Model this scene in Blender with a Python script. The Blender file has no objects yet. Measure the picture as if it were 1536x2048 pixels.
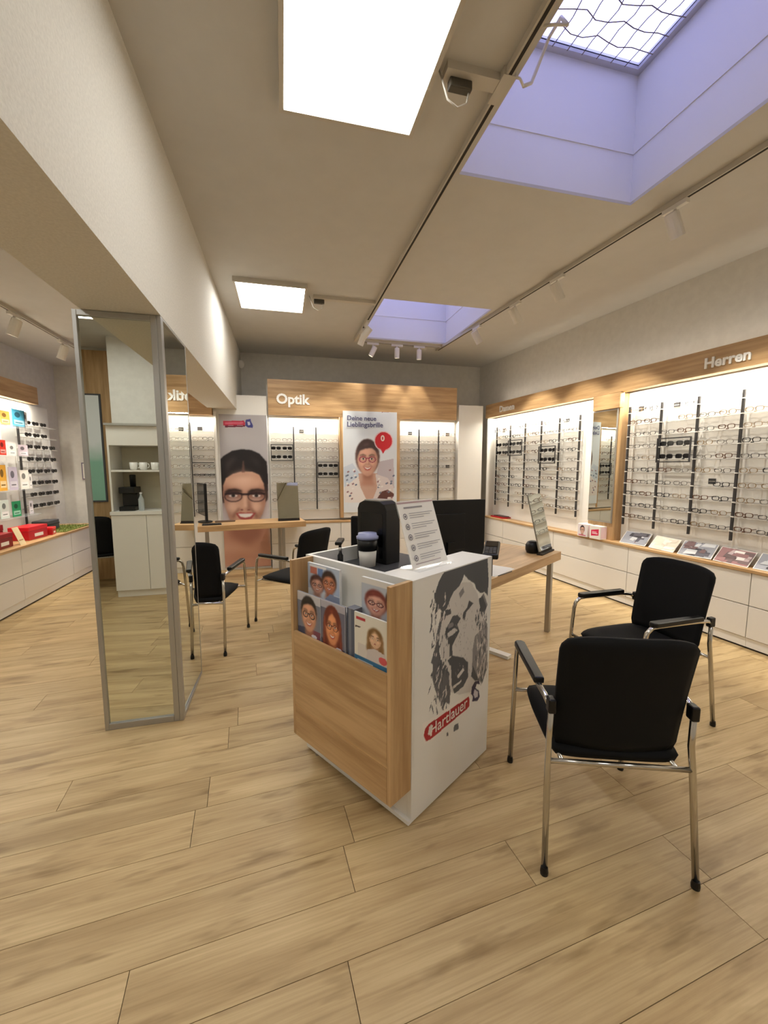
import bpy, math, random
import numpy as np
from mathutils import Vector, Matrix

random.seed(7)
S = bpy.context.scene
COL = S.collection

# ------------------------------------------------------------------ camera
FPX, PCX, PCY, HCAM = 815.0, 768.0, 1024.0, 1.5
PITCH = math.atan2(1024 - 933, FPX)
_up = Vector((0, -math.cos(PITCH), -math.sin(PITCH)))
_yy = Vector((566 - PCX, 933 - PCY, FPX)).normalized()
_yy = (_yy - _up * _yy.dot(_up)).normalized()
_xx = _yy.cross(_up)
CAMP = Vector((0, 0, HCAM))


def ray(px, py):
    d = Vector((px - PCX, py - PCY, FPX))
    return Vector((_xx.dot(d), _yy.dot(d), _up.dot(d)))


def Zp(px, py, z=0.0):
    d = ray(px, py)
    return CAMP + d * ((z - HCAM) / d.z)


def Xp(px, py, x):
    d = ray(px, py)
    return CAMP + d * (x / d.x)


def Yp(px, py, y):
    d = ray(px, py)
    return CAMP + d * (y / d.y)


def Pl(px, py, p0, n):
    d = ray(px, py)
    p0 = Vector(p0)
    n = Vector(n)
    return CAMP + d * ((p0 - CAMP).dot(n) / d.dot(n))


cd = bpy.data.cameras.new('camera')
cam = bpy.data.objects.new('camera', cd)
COL.objects.link(cam)
cd.sensor_fit = 'VERTICAL'
cd.sensor_height = 24.0
cd.lens = 24.0 * FPX / 2048.0
cd.clip_start = 0.05
cd.clip_end = 100
fw = ray(PCX, PCY).normalized()
rt = ray(PCX + 1, PCY) - ray(PCX, PCY)
dn = ray(PCX, PCY + 1) - ray(PCX, PCY)
m3 = Matrix((rt.normalized(), -dn.normalized(), -fw)).transposed()
cam.matrix_world = Matrix.Translation(CAMP) @ m3.to_4x4()
S.camera = cam

# ------------------------------------------------------------------ view, sky
S.view_settings.view_transform = 'Standard'
S.view_settings.look = 'None'
S.view_settings.gamma = 1.0
S.view_settings.use_curve_mapping = False
S.view_settings.exposure = 0.0
w = bpy.data.worlds.new('World')
S.world = w
w.use_nodes = True
bg = w.node_tree.nodes['Background']
bg.inputs['Color'].default_value = (0.52, 0.53, 1.0, 1)      # blue overcast evening sky
bg.inputs['Strength'].default_value = 3.7

PANEL_E = 13.5        # LED ceiling panels
SPOT_W = 105.0        # track spotlights (watts)
STRIP_W = 13.0        # LED strips in the display headers, per metre
WARM = (1.0, 0.93, 0.80)

# ------------------------------------------------------------------ materials


def lin(c):
    return tuple(((v / 255.0) / 12.92 if v <= 10 else (((v / 255.0) + 0.055) / 1.055) ** 2.4) for v in c)


MATS = {}


def pbr(name, col, rough=0.5, metal=0.0, spec=0.5, srgb=True, emit=None, estr=0.0, trans=0.0, alpha=1.0):
    if name in MATS:
        return MATS[name]
    m = bpy.data.materials.new(name)
    m.use_nodes = True
    b = m.node_tree.nodes['Principled BSDF']
    c = lin(col) if srgb else col
    b.inputs['Base Color'].default_value = (*c, 1)
    b.inputs['Roughness'].default_value = rough
    b.inputs['Metallic'].default_value = metal
    b.inputs['Specular IOR Level'].default_value = spec
    if trans:
        b.inputs['Transmission Weight'].default_value = trans
    if alpha < 1:
        b.inputs['Alpha'].default_value = alpha
    if emit:
        b.inputs['Emission Color'].default_value = (*emit, 1)
        b.inputs['Emission Strength'].default_value = estr
    MATS[name] = m
    return m


def ink(c):
    c = tuple(int(v) for v in c)
    return pbr('print_%d_%d_%d' % c, c, rough=0.45, spec=0.3)


def noisy(name, col_a, col_b, scale=(2, 2, 2), rough=0.6, bump=0.0, detail=4.0, per_object=False, spec=0.5, ramp=(0.35, 0.65)):
    if name in MATS:
        return MATS[name]
    m = bpy.data.materials.new(name)
    m.use_nodes = True
    nt = m.node_tree
    N, L = nt.nodes, nt.links
    b = N['Principled BSDF']
    b.inputs['Roughness'].default_value = rough
    b.inputs['Specular IOR Level'].default_value = spec
    tc = N.new('ShaderNodeTexCoord')
    mp = N.new('ShaderNodeMapping')
    mp.inputs['Scale'].default_value = scale
    L.new(tc.outputs['Object'], mp.inputs['Vector'])
    vec = mp.outputs['Vector']
    if per_object:
        oi = N.new('ShaderNodeObjectInfo')
        mul = N.new('ShaderNodeMath')
        mul.operation = 'MULTIPLY'
        mul.inputs[1].default_value = 37.0
        L.new(oi.outputs['Random'], mul.inputs[0])
        add = N.new('ShaderNodeVectorMath')
        add.operation = 'ADD'
        L.new(vec, add.inputs[0])
        L.new(mul.outputs[0], add.inputs[1])
        vec = add.outputs[0]
    nz = N.new('ShaderNodeTexNoise')
    nz.inputs['Scale'].default_value = 1.0
    nz.inputs['Detail'].default_value = detail
    nz.inputs['Roughness'].default_value = 0.6
    L.new(vec, nz.inputs['Vector'])
    cr = N.new('ShaderNodeValToRGB')
    cr.color_ramp.elements[0].position = ramp[0]
    cr.color_ramp.elements[1].position = ramp[1]
    cr.color_ramp.elements[0].color = (*lin(col_a), 1)
    cr.color_ramp.elements[1].color = (*lin(col_b), 1)
    L.new(nz.outputs['Fac'], cr.inputs['Fac'])
    out = cr.outputs['Color']
    if per_object:
        hsv = N.new('ShaderNodeHueSaturation')
        mr = N.new('ShaderNodeMapRange')
        mr.inputs['To Min'].default_value = 0.90
        mr.inputs['To Max'].default_value = 1.06
        L.new(oi.outputs['Random'], mr.inputs['Value'])
        L.new(mr.outputs[0], hsv.inputs['Value'])
        # a second, finer streak layer
        mp2 = N.new('ShaderNodeMapping')
        mp2.inputs['Scale'].default_value = (1.6, 9, 9)
        L.new(vec, mp2.inputs['Vector'])
        nz2 = N.new('ShaderNodeTexNoise')
        nz2.inputs['Scale'].default_value = 1.3
        nz2.inputs['Detail'].default_value = 6
        L.new(mp2.outputs[0], nz2.inputs['Vector'])
        mx = N.new('ShaderNodeMix')
        mx.data_type = 'RGBA'
        mx.blend_type = 'MULTIPLY'
        cr2 = N.new('ShaderNodeValToRGB')
        cr2.color_ramp.elements[0].position = 0.3
        cr2.color_ramp.elements[1].position = 0.62
        cr2.color_ramp.elements[0].color = (0.78, 0.75, 0.70, 1)
        cr2.color_ramp.elements[1].color = (1, 1, 1, 1)
        L.new(nz2.outputs['Fac'], cr2.inputs['Fac'])
        nk = N.new('ShaderNodeTexNoise')
        nk.inputs['Scale'].default_value = 1.0
        nk.inputs['Detail'].default_value = 3
        mk = N.new('ShaderNodeMapping')
        mk.inputs['Scale'].default_value = (2.6, 1.3, 1.0)
        L.new(vec, mk.inputs['Vector'])
        L.new(mk.outputs[0], nk.inputs['Vector'])
        ck = N.new('ShaderNodeValToRGB')
        ck.color_ramp.elements[0].position = 0.27
        ck.color_ramp.elements[1].position = 0.44
        ck.color_ramp.elements[0].color = (0.50, 0.43, 0.34, 1)
        ck.color_ramp.elements[1].color = (1, 1, 1, 1)
        L.new(nk.outputs['Fac'], ck.inputs['Fac'])
        mk2 = N.new('ShaderNodeMix')
        mk2.data_type = 'RGBA'
        mk2.blend_type = 'MULTIPLY'
        mk2.inputs[0].default_value = 0.8
        L.new(out, mk2.inputs[6])
        L.new(ck.outputs['Color'], mk2.inputs[7])
        out = mk2.outputs[2]
        mx.inputs[0].default_value = 0.75
        L.new(out, mx.inputs[6])
        L.new(cr2.outputs['Color'], mx.inputs[7])
        L.new(mx.outputs[2], hsv.inputs['Color'])
        out = hsv.outputs['Color']
    L.new(out, b.inputs['Base Color'])
    if bump:
        bp = N.new('ShaderNodeBump')
        bp.inputs['Strength'].default_value = bump
        bp.inputs['Distance'].default_value = 0.002
        L.new(nz.outputs['Fac'], bp.inputs['Height'])
        L.new(bp.outputs[0], b.inputs['Normal'])
    MATS[name] = m
    return m


M_WALL = noisy('wall_paint', (214, 210, 202), (221, 217, 209), (14, 14, 14), 0.85, 0.25)
M_BEAM = noisy('textured_plaster', (210, 206, 196), (221, 217, 207), (90, 90, 90), 0.9, 0.6)
M_CEIL = noisy('ceiling_paint', (198, 195, 189), (201, 198, 192), (6, 6, 6), 0.9)
M_SHAFT = pbr('shaft_paint', (232, 233, 238), 0.8)
M_WHITE = pbr('white_laminate', (232, 229, 222), 0.38)
M_WHITE2 = pbr('white_lacquer_front', (228, 224, 216), 0.33)
M_WOODX = noisy('oak_veneer_along_x', (168, 132, 88), (202, 166, 120), (1.6, 22, 22), 0.42, 0.08, 6)
M_WOODY = noisy('oak_veneer_along_y', (168, 132, 88), (202, 166, 120), (22, 1.6, 22), 0.42, 0.08, 6)
M_WOODZ = noisy('oak_veneer_along_z', (168, 132, 88), (202, 166, 120), (22, 22, 1.6), 0.42, 0.08, 6)
M_FLOOR = noisy('oak_floor_plank', (178, 150, 106), (206, 180, 134), (1.3, 12, 4), 0.42, 0.12, 7, per_object=True, spec=0.4)
M_SUB = pbr('floor_joint', (140, 114, 82), 0.9)
M_BLACK = pbr('black_fabric', (12, 12, 13), 0.8, spec=0.25)
M_BPLA = pbr('black_plastic', (14, 14, 15), 0.38, spec=0.4)
M_BGLO = pbr('black_gloss', (10, 10, 12), 0.15)
M_CHROME = pbr('chrome', (205, 202, 196), 0.16, 1.0)
M_STEEL = pbr('brushed_steel', (178, 176, 172), 0.35, 1.0)
M_ALU = pbr('silver_profile', (176, 174, 168), 0.42, 0.7)
M_MIRROR = pbr('mirror_glass', (226, 230, 222), 0.0, 1.0)
M_DARK = pbr('dark_gap', (38, 30, 22), 0.8)
M_ROD = pbr('dark_rail', (60, 58, 58), 0.45, 0.3)
M_SHELF = pbr('frosted_acrylic_strip', (222, 218, 210), 0.3, alpha=.30)
M_LETTER = pbr('white_letters', (253, 252, 248), 0.5)
M_LED = pbr('led_diffuser', (255, 255, 255), 0.5, emit=(1.0, 1.0, 0.98), estr=PANEL_E)
M_SPOTL = pbr('spot_lens', (255, 250, 240), 0.4, emit=(1.0, 0.86, 0.64), estr=6.0)
M_SPOTB = pbr('white_spot_body', (225, 220, 210), 0.45)
M_TRACK = pbr('white_track', (196, 189, 176), 0.5)
M_GLASS = pbr('skylight_glass', (255, 255, 255), 0.02, trans=1.0)
M_ACRYL = pbr('clear_acrylic', (240, 245, 245), 0.05, alpha=0.18)
M_PAPER = pbr('paper', (238, 234, 226), 0.7)
M_RED = pbr('red_gloss', (170, 18, 28), 0.3)
M_GREYB = pbr('grey_metal_back', (150, 146, 134), 0.5, 0.2)

# ------------------------------------------------------------------ mesh helper
TM = {}                     # world matrices of the thing empties


class MB:
    def __init__(s):
        s.v, s.f, s.m = [], [], []

    def quad(s, pts, mat=0):
        i = len(s.v)
        s.v += [Vector(p) for p in pts]
        s.f.append(tuple(range(i, i + len(pts))))
        s.m.append(mat)
        return s

    def box(s, a, b, mat=0, M=None):
        x0, y0, z0 = a
        x1, y1, z1 = b
        x0, x1 = min(x0, x1), max(x0, x1)
        y0, y1 = min(y0, y1), max(y0, y1)
        z0, z1 = min(z0, z1), max(z0, z1)
        i = len(s.v)
        P = [Vector(p) for p in ((x0, y0, z0), (x1, y0, z0), (x1, y1, z0), (x0, y1, z0), (x0, y0, z1), (x1, y0, z1), (x1, y1, z1), (x0, y1, z1))]
        if M:
            P = [M @ p for p in P]
        s.v += P
        for q in ((0, 3, 2, 1), (4, 5, 6, 7), (0, 1, 5, 4), (1, 2, 6, 5), (2, 3, 7, 6), (3, 0, 4, 7)):
            s.f.append(tuple(i + k for k in q))
            s.m.append(mat)
        return s

    def prism(s, poly, z0, z1, mat=0, M=None):
        n = len(poly)
        i = len(s.v)
        P = [Vector((p[0], p[1], z0)) for p in poly] + [Vector((p[0], p[1], z1)) for p in poly]
        if M:
            P = [M @ p for p in P]
        s.v += P
        s.f.append(tuple(i + k for k in range(n - 1, -1, -1)))
        s.f.append(tuple(i + n + k for k in range(n)))
        s.m += [mat, mat]
        for k in range(n):
            k2 = (k + 1) % n
            s.f.append((i + k, i + k2, i + n + k2, i + n + k))
            s.m.append(mat)
        return s

    def tube(s, pts, r, n=8, mat=0, cap=True):
        pts = [Vector(p) for p in pts]
        i0 = len(s.v)
        rr = r if isinstance(r, (list, tuple)) else [r] * len(pts)
        prev = None
        for k, p in enumerate(pts):
            if k == 0:
                t = pts[1] - pts[0]
            elif k == len(pts) - 1:
                t = pts[-1] - pts[-2]
            else:
                t = (pts[k + 1] - p).normalized() + (p - pts[k - 1]).normalized()
            t = t.normalized()
            a = prev if prev is not None else (Vector((0, 0, 1)) if abs(t.z) < 0.9 else Vector((1, 0, 0)))
            a = (a - t * a.dot(t)).normalized()
            prev = a
            b = t.cross(a)
            for j in range(n):
                an = 2 * math.pi * j / n
                s.v.append(p + (a * math.cos(an) + b * math.sin(an)) * rr[k])
        for k in range(len(pts) - 1):
            for j in range(n):
                j2 = (j + 1) % n
                s.f.append((i0 + k * n + j, i0 + k * n + j2, i0 + (k + 1) * n + j2, i0 + (k + 1) * n + j))
                s.m.append(mat)
        if cap:
            s.f.append(tuple(i0 + j for j in range(n - 1, -1, -1)))
            e = i0 + (len(pts) - 1) * n
            s.f.append(tuple(e + j for j in range(n)))
            s.m += [mat, mat]
        return s

    def lathe(s, prof, n=16, mat=0, M=None):
        i0 = len(s.v)
        for r, z in prof:
            for j in range(n):
                an = 2 * math.pi * j / n
                p = Vector((r * math.cos(an), r * math.sin(an), z))
                s.v.append(M @ p if M else p)
        for k in range(len(prof) - 1):
            for j in range(n):
                j2 = (j + 1) % n
                s.f.append((i0 + k * n + j, i0 + k * n + j2, i0 + (k + 1) * n + j2, i0 + (k + 1) * n + j))
                s.m.append(mat)
        s.f.append(tuple(i0 + j for j in range(n - 1, -1, -1)))
        e = i0 + (len(prof) - 1) * n
        s.f.append(tuple(e + j for j in range(n)))
        s.m += [mat, mat]
        return s

    def mesh(s, name, mats, inv=None):
        me = bpy.data.meshes.new(name)
        V = [(inv @ p) if inv else p for p in s.v]
        me.from_pydata([tuple(p) for p in V], [], s.f)
        for m in (mats if isinstance(mats, (list, tuple)) else [mats]):
            me.materials.append(m)
        for p, mi in zip(me.polygons, s.m):
            p.material_index = mi
        me.update()
        return me

    def build(s, name, mats, parent=None, world=False, smooth=False, bevel=0.0):
        inv = TM[parent].inverted() if (world and parent is not None) else None
        me = s.mesh(name, mats, inv)
        o = bpy.data.objects.new(name, me)
        COL.objects.link(o)
        if parent is not None:
            o.parent = parent
        if smooth:
            for p in me.polygons:
                p.use_smooth = True
        if bevel:
            bv = o.modifiers.new('bevel', 'BEVEL')
            bv.width = bevel
            bv.segments = 2
            bv.limit_method = 'ANGLE'
        return o


def B(a, b, M=None):
    return MB().box(a, b, 0, M)


def thing(name, label, cat, loc=(0, 0, 0), rotz=0.0, group=None, kind=None, rot=None):
    o = bpy.data.objects.new(name, None)
    COL.objects.link(o)
    o.empty_display_size = 0.1
    o.location = loc
    o.rotation_euler = rot if rot else (0, 0, rotz)
    TM[o] = Matrix.Translation(Vector(loc)) @ o.rotation_euler.to_matrix().to_4x4()
    if label:
        o['label'] = label
    if cat:
        o['category'] = cat
    if group:
        o['group'] = group
    if kind:
        o['kind'] = kind
    return o


def tag(o, label=None, cat=None, group=None, kind=None):
    if label:
        o['label'] = label
    if cat:
        o['category'] = cat
    if group:
        o['group'] = group
    if kind:
        o['kind'] = kind
    return o


def copy_tree(o, parent=None):
    c = o.copy()
    COL.objects.link(c)
    c.parent = parent
    for ch in list(o.children):
        copy_tree(ch, c)
    return c


class Plane:
    """a flat printed surface: origin, right axis, up axis (world); pixels or unit coords to points"""

    def __init__(s, p0, ax, az=(0, 0, 1)):
        s.p0 = Vector(p0)
        s.ax = Vector(ax).normalized()
        s.az = Vector(az).normalized()
        s.n = s.ax.cross(s.az)            # towards the viewer

    def at(s, a, b, off=0.0):
        return s.p0 + s.ax * a + s.az * b + s.n * off

    def px(s, x, y):
        q = Pl(x, y, s.p0, s.n) - s.p0
        return (q.dot(s.ax), q.dot(s.az))


def ell(cx, cy, rx, ry, n=20, a0=0.0, a1=360.0):
    return [(cx + rx * math.cos(math.radians(a0 + (a1 - a0) * k / n)), cy + ry * math.sin(math.radians(a0 + (a1 - a0) * k / n))) for k in range(n if a1 - a0 >= 360 else n + 1)]


def rect(x0, y0, x1, y1):
    return [(x0, y0), (x1, y0), (x1, y1), (x0, y1)]


def ringband(cx, cy, rx, ry, w, n=20):
    o = ell(cx, cy, rx, ry, n)
    i = ell(cx, cy, rx - w, ry - w, n)
    return [[o[k], o[(k + 1) % n], i[(k + 1) % n], i[k]] for k in range(n)]


def clip_rect(poly, x0, y0, x1, y1):
    def cl(P, f, inter):
        out = []
        for k in range(len(P)):
            a, b = P[k], P[(k + 1) % len(P)]
            if f(a):
                out.append(a)
            if f(a) != f(b):
                out.append(inter(a, b))
        return out

    def ix(c):
        return lambda a, b: (c, a[1] + (b[1] - a[1]) * (c - a[0]) / (b[0] - a[0]))

    def iy(c):
        return lambda a, b: (a[0] + (b[0] - a[0]) * (c - a[1]) / (b[1] - a[1]), c)
    P = list(poly)
    for f, i in ((lambda p: p[0] >= x0, ix(x0)), (lambda p: p[0] <= x1, ix(x1)), (lambda p: p[1] >= y0, iy(y0)), (lambda p: p[1] <= y1, iy(y1))):
        if not P:
            return []
        P = cl(P, f, i)
    return P


def printed(name, plane, layers, parent, clip=None, step=0.00025, base=0.0006):
    """flat print: layers = [(rgb, polygon or list of polygons)], painted one over another"""
    mb = MB()
    mats, idx = [], {}
    for k, (c, polys) in enumerate(layers):
        c = tuple(int(x) for x in c)
        if c not in idx:
            idx[c] = len(mats)
            mats.append(ink(c))
        if polys and not isinstance(polys[0][0], (tuple, list)):
            polys = [polys]
        for p in polys:
            if clip:
                p = clip_rect(p, *clip)
            if len(p) >= 3:
                ar = sum(p[i][0] * p[(i + 1) % len(p)][1] - p[(i + 1) % len(p)][0] * p[i][1] for i in range(len(p)))
                if ar < 0:
                    p = p[::-1]
                mb.quad([plane.at(a, b, base + step * k) for a, b in p], idx[c])
    return mb.build(name, mats, parent, world=True)


def text_obj(name, body, plane, a, b, size, mat, parent, extrude=0.0, off=0.001, angle=0.0, bold=0.0, width=None, shear=0.0):
    cu = bpy.data.curves.new(name, 'FONT')
    cu.body = body
    cu.size = size
    cu.extrude = extrude
    cu.offset = bold
    cu.shear = shear
    cu.resolution_u = 3
    t = bpy.data.objects.new(name, cu)
    COL.objects.link(t)
    bpy.context.view_layer.update()
    me = bpy.data.meshes.new_from_object(t.evaluated_get(bpy.context.evaluated_depsgraph_get()))
    bpy.data.objects.remove(t)
    xs = [v.co.x for v in me.vertices]
    k = (width / (max(xs) - min(xs))) if width else 1.0
    x0 = min(xs)
    inv = TM[parent].inverted()
    ca, sa = math.cos(angle), math.sin(angle)
    for v in me.vertices:
        x, y = (v.co.x - x0) * k, v.co.y * k
        v.co = inv @ plane.at(a + x * ca - y * sa, b + x * sa + y * ca, off + extrude + v.co.z)
    me.materials.clear()
    me.materials.append(mat)
    o = bpy.data.objects.new(name, me)
    COL.objects.link(o)
    o.parent = parent
    return o


def _inside(poly, X, Y):
    m = np.zeros(X.shape, bool)
    n = len(poly)
    for k in range(n):
        x0, y0 = poly[k]
        x1, y1 = poly[(k + 1) % n]
        if y0 == y1:
            continue
        c = (Y < y0) != (Y < y1)
        m ^= c & (X < (x1 - x0) * (Y - y0) / (y1 - y0) + x0)
    return m


def _blur(a, r):
    for _ in range(2):
        for ax in (0, 1):
            p = np.pad(a, [(r + 1, r) if q == ax else (0, 0) for q in (0, 1)], mode='edge')
            c = np.cumsum(p, axis=ax)
            n = a.shape[ax]
            a = (np.take(c, range(2 * r + 1, 2 * r + 1 + n), axis=ax) - np.take(c, range(0, n), axis=ax)) / (2 * r + 1)
    return a


def _print_mat():
    if 'photo_print' in MATS:
        return MATS['photo_print']
    m = bpy.data.materials.new('photo_print')
    m.use_nodes = True
    b = m.node_tree.nodes['Principled BSDF']
    b.inputs['Roughness'].default_value = .4
    a = m.node_tree.nodes.new('ShaderNodeVertexColor')
    a.layer_name = 'ink'
    m.node_tree.links.new(a.outputs['Color'], b.inputs['Base Color'])
    MATS['photo_print'] = m
    return m


def painted(name, plane, W, H, layers, parent, n=90, base=(235, 235, 235), a0=0.0, b0=0.0, off=.0007):
    """soft printed picture on a flat sheet: layers = (rgb, polygon(s)[, blur in metres[, opacity]])"""
    nx = n
    ny = max(4, int(n * H / W))
    xs_ = np.linspace(0, W, nx + 1)
    ys_ = np.linspace(0, H, ny + 1)
    X, Y = np.meshgrid(xs_ + a0, ys_ + b0)
    img = np.ones(X.shape + (3,)) * np.array(base, float)
    px = W / nx
    for ly in layers:
        c, polys = ly[0], ly[1]
        bl = ly[2] if len(ly) > 2 else px * .5
        op = ly[3] if len(ly) > 3 else 1.0
        if not polys:
            continue
        if not isinstance(polys[0][0], (tuple, list)):
            polys = [polys]
        m = np.zeros(X.shape, bool)
        for p in polys:
            m |= _inside(p, X, Y)
        m = m.astype(float)
        r = int(round(bl / px))
        if r > 0:
            m = _blur(m, r)
        m = (m * op)[..., None]
        img = img * (1 - m) + np.array(c, float) * m
    v = np.clip(img / 255.0, 0, 1)
    li = np.where(v <= .04045, v / 12.92, ((v + .055) / 1.055) ** 2.4).reshape(-1, 3)
    inv = TM[parent].inverted()
    o_ = inv @ plane.at(a0, b0, off)
    ex, ey = inv.to_3x3() @ plane.ax, inv.to_3x3() @ plane.az
    V = np.array(o_)[None, :] + np.repeat(np.tile(xs_, ny + 1)[:, None], 3, 1) * np.array(ex) + np.repeat(np.repeat(ys_, nx + 1)[:, None], 3, 1) * np.array(ey)
    I = (np.arange(ny)[:, None] * (nx + 1) + np.arange(nx)[None, :]).reshape(-1)
    F = np.stack([I, I + 1, I + nx + 2, I + nx + 1], 1)
    me = bpy.data.meshes.new(name)
    me.from_pydata(V.tolist(), [], F.tolist())
    ca = me.color_attributes.new('ink', 'FLOAT_COLOR', 'POINT')
    ca.data.foreach_set('color', np.concatenate([li, np.ones((len(li), 1))], 1).astype(np.float32).reshape(-1))
    me.materials.append(_print_mat())
    me.update()
    o = bpy.data.objects.new(name, me)
    COL.objects.link(o)
    o.parent = parent
    return o


def face_art(cx, cy, w, h, skin, hair, style='long', glasses=(30, 20, 24), smile=True):
    """a printed portrait inside an oval of width w and height h centred at cx, cy"""
    def P(*pts):
        return [(cx + a * w, cy + b * h) for a, b in pts]
    dk = tuple(int(c * q) for c, q in zip(skin, (.74, .64, .60)))
    md = tuple(int(c * q) for c, q in zip(skin, (.88, .82, .79)))
    hi = tuple(min(255, int(c * 1.12 + 8)) for c in skin)
    hh = tuple(min(255, int(c * 1.5 + 22)) for c in hair)
    b = w * .03
    L = []
    if style == 'long':
        L.append((hair, ell(cx, cy + h * 0.10, w * 0.66, h * 0.58), b))
        L.append((hair, P((-.66, .1), (.66, .1), (.76, -.75), (.3, -.85), (-.3, -.85), (-.76, -.75)), b))
        L.append((hh, [P((-.6, .3), (-.54, .3), (-.62, -.7), (-.66, -.7)), P((.56, .2), (.6, .2), (.64, -.7), (.58, -.7))], b * 1.3, .6))
    elif style == 'back':
        L.append((hair, ell(cx, cy + h * 0.12, w * 0.60, h * 0.56), b))
    else:
        L.append((hair, ell(cx, cy + h * 0.16, w * 0.56, h * 0.47), b))
    L.append((md, P((-.27, -.3), (.27, -.3), (.26, -.62), (.36, -.8), (-.36, -.8), (-.26, -.62)), b * 2.5, .85))
    L.append((dk, P((-.25, -.3), (.25, -.3), (.2, -.6), (-.2, -.6)), w * .07, .7))
    L.append((skin, P(*[(.5 * math.cos(t) * (1 - .18 * max(0, -math.sin(t)) ** 2), .5 * math.sin(t)) for t in [k * math.pi / 14 for k in range(28)]]), b * .7))
    L.append((md, P((.5, .3), (.3, .3), (.34, -.1), (.2, -.4), (.42, -.3), (.52, 0)), w * .09, .8))
    L.append((md, P((-.5, .3), (-.4, .3), (-.42, -.1), (-.26, -.42), (-.46, -.25), (-.52, 0)), w * .07, .7))
    L.append((hi, ell(cx - w * .05, cy + h * .26, w * .24, h * .10, 16), w * .08, .7))
    for sx in (-1, 1):
        L.append((hi, ell(cx + sx * w * .26, cy - h * .09, w * .11, h * .06, 14), w * .06, .7))
        L.append((dk, ell(cx + sx * w * .21, cy + h * .06, w * .15, h * .055, 14), w * .05, .55))
    if style == 'long':
        L.append((hair, P((-.52, .02), (-.52, .4), (-.1, .57), (.03, .47), (-.26, .32), (-.42, .0)), b))
        L.append((hair, P((.52, .02), (.52, .4), (.1, .57), (-.03, .47), (.26, .32), (.42, .0)), b))
    else:
        L.append((hair, P((-.53, .08), (-.45, .42), (0, .58), (.45, .42), (.53, .08), (.42, .30), (.2, .39), (-.1, .37), (-.38, .30)), b))
    L.append((hh, P((-.2, .5), (.05, .55), (.1, .5), (-.15, .45)), w * .05, .5))
    for sx in (-1, 1):
        L.append(((56, 38, 32), P((sx * .08, .125), (sx * .22, .165), (sx * .37, .14), (sx * .36, .165), (sx * .22, .195), (sx * .08, .16)), b * .7, .9))
        L.append(((236, 230, 224), ell(cx + sx * w * .21, cy + h * .045, w * .085, h * .026, 12), b * .3))
        L.append(((34, 26, 24), ell(cx + sx * w * .21, cy + h * .047, w * .042, h * .03, 10), b * .3))
        L.append(((40, 28, 26), P((sx * .11, .06), (sx * .21, .083), (sx * .32, .06), (sx * .21, .07)), b * .4))
        if glasses:
            L.append((glasses, ringband(cx + sx * w * .23, cy + h * .03, w * .19, h * .105, w * .04, 16), b * .3))
    if glasses:
        L.append((glasses, P((-.06, .045), (.06, .045), (.06, .08), (-.06, .08)), b * .3))
    L.append((dk, P((.02, .05), (.05, .03), (.10, -.12), (.02, -.12)), w * .04, .7))
    L.append((hi, P((-.025, .05), (.015, .05), (.03, -.1), (-.03, -.1)), w * .03, .8))
    L.append((dk, [ell(cx - w * .055, cy - h * .125, w * .03, h * .012, 8), ell(cx + w * .055, cy - h * .125, w * .03, h * .012, 8)], b * .6, .9))
    if smile:
        L.append((dk, [P((-.12, -.12), (-.24, -.2), (-.22, -.22), (-.11, -.14)), P((.12, -.12), (.24, -.2), (.22, -.22), (.11, -.14))], w * .02, .7))
        L.append(((182, 84, 82), P((-.21, -.195), (0, -.235), (.21, -.195), (.11, -.305), (0, -.32), (-.11, -.305)), b * .5))
        L.append(((246, 241, 236), P((-.17, -.208), (0, -.245), (.17, -.208), (.08, -.27), (0, -.278), (-.08, -.27)), b * .35))
    else:
        L.append(((170, 90, 84), ell(cx, cy - h * .25, w * .13, h * .03, 10), b * .5))
    L.append((dk, P((-.2, -.42), (0, -.47), (.2, -.42), (.0, -.44)), w * .05, .6))
    return L


# ================================================================== THE SETTING
ZC, ZCL = 3.30, 3.00              # ceiling heights (main room, side room)
XB0, XB1, ZB = -0.985, -0.612, 2.30   # beam between the two rooms
YBK = 7.05
YRE = -2.4
# right wall frame: u runs along the wall to the back, v into the room
RA0 = Vector((3.687, 2.262, 0))
RROT = math.atan2(1.0, -0.0885)
RM = Matrix.Translation(RA0) @ Matrix.Rotation(RROT, 4, 'Z')


def RW(u, off, z=0.0):
    return RM @ Vector((u, -off, z))


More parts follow.
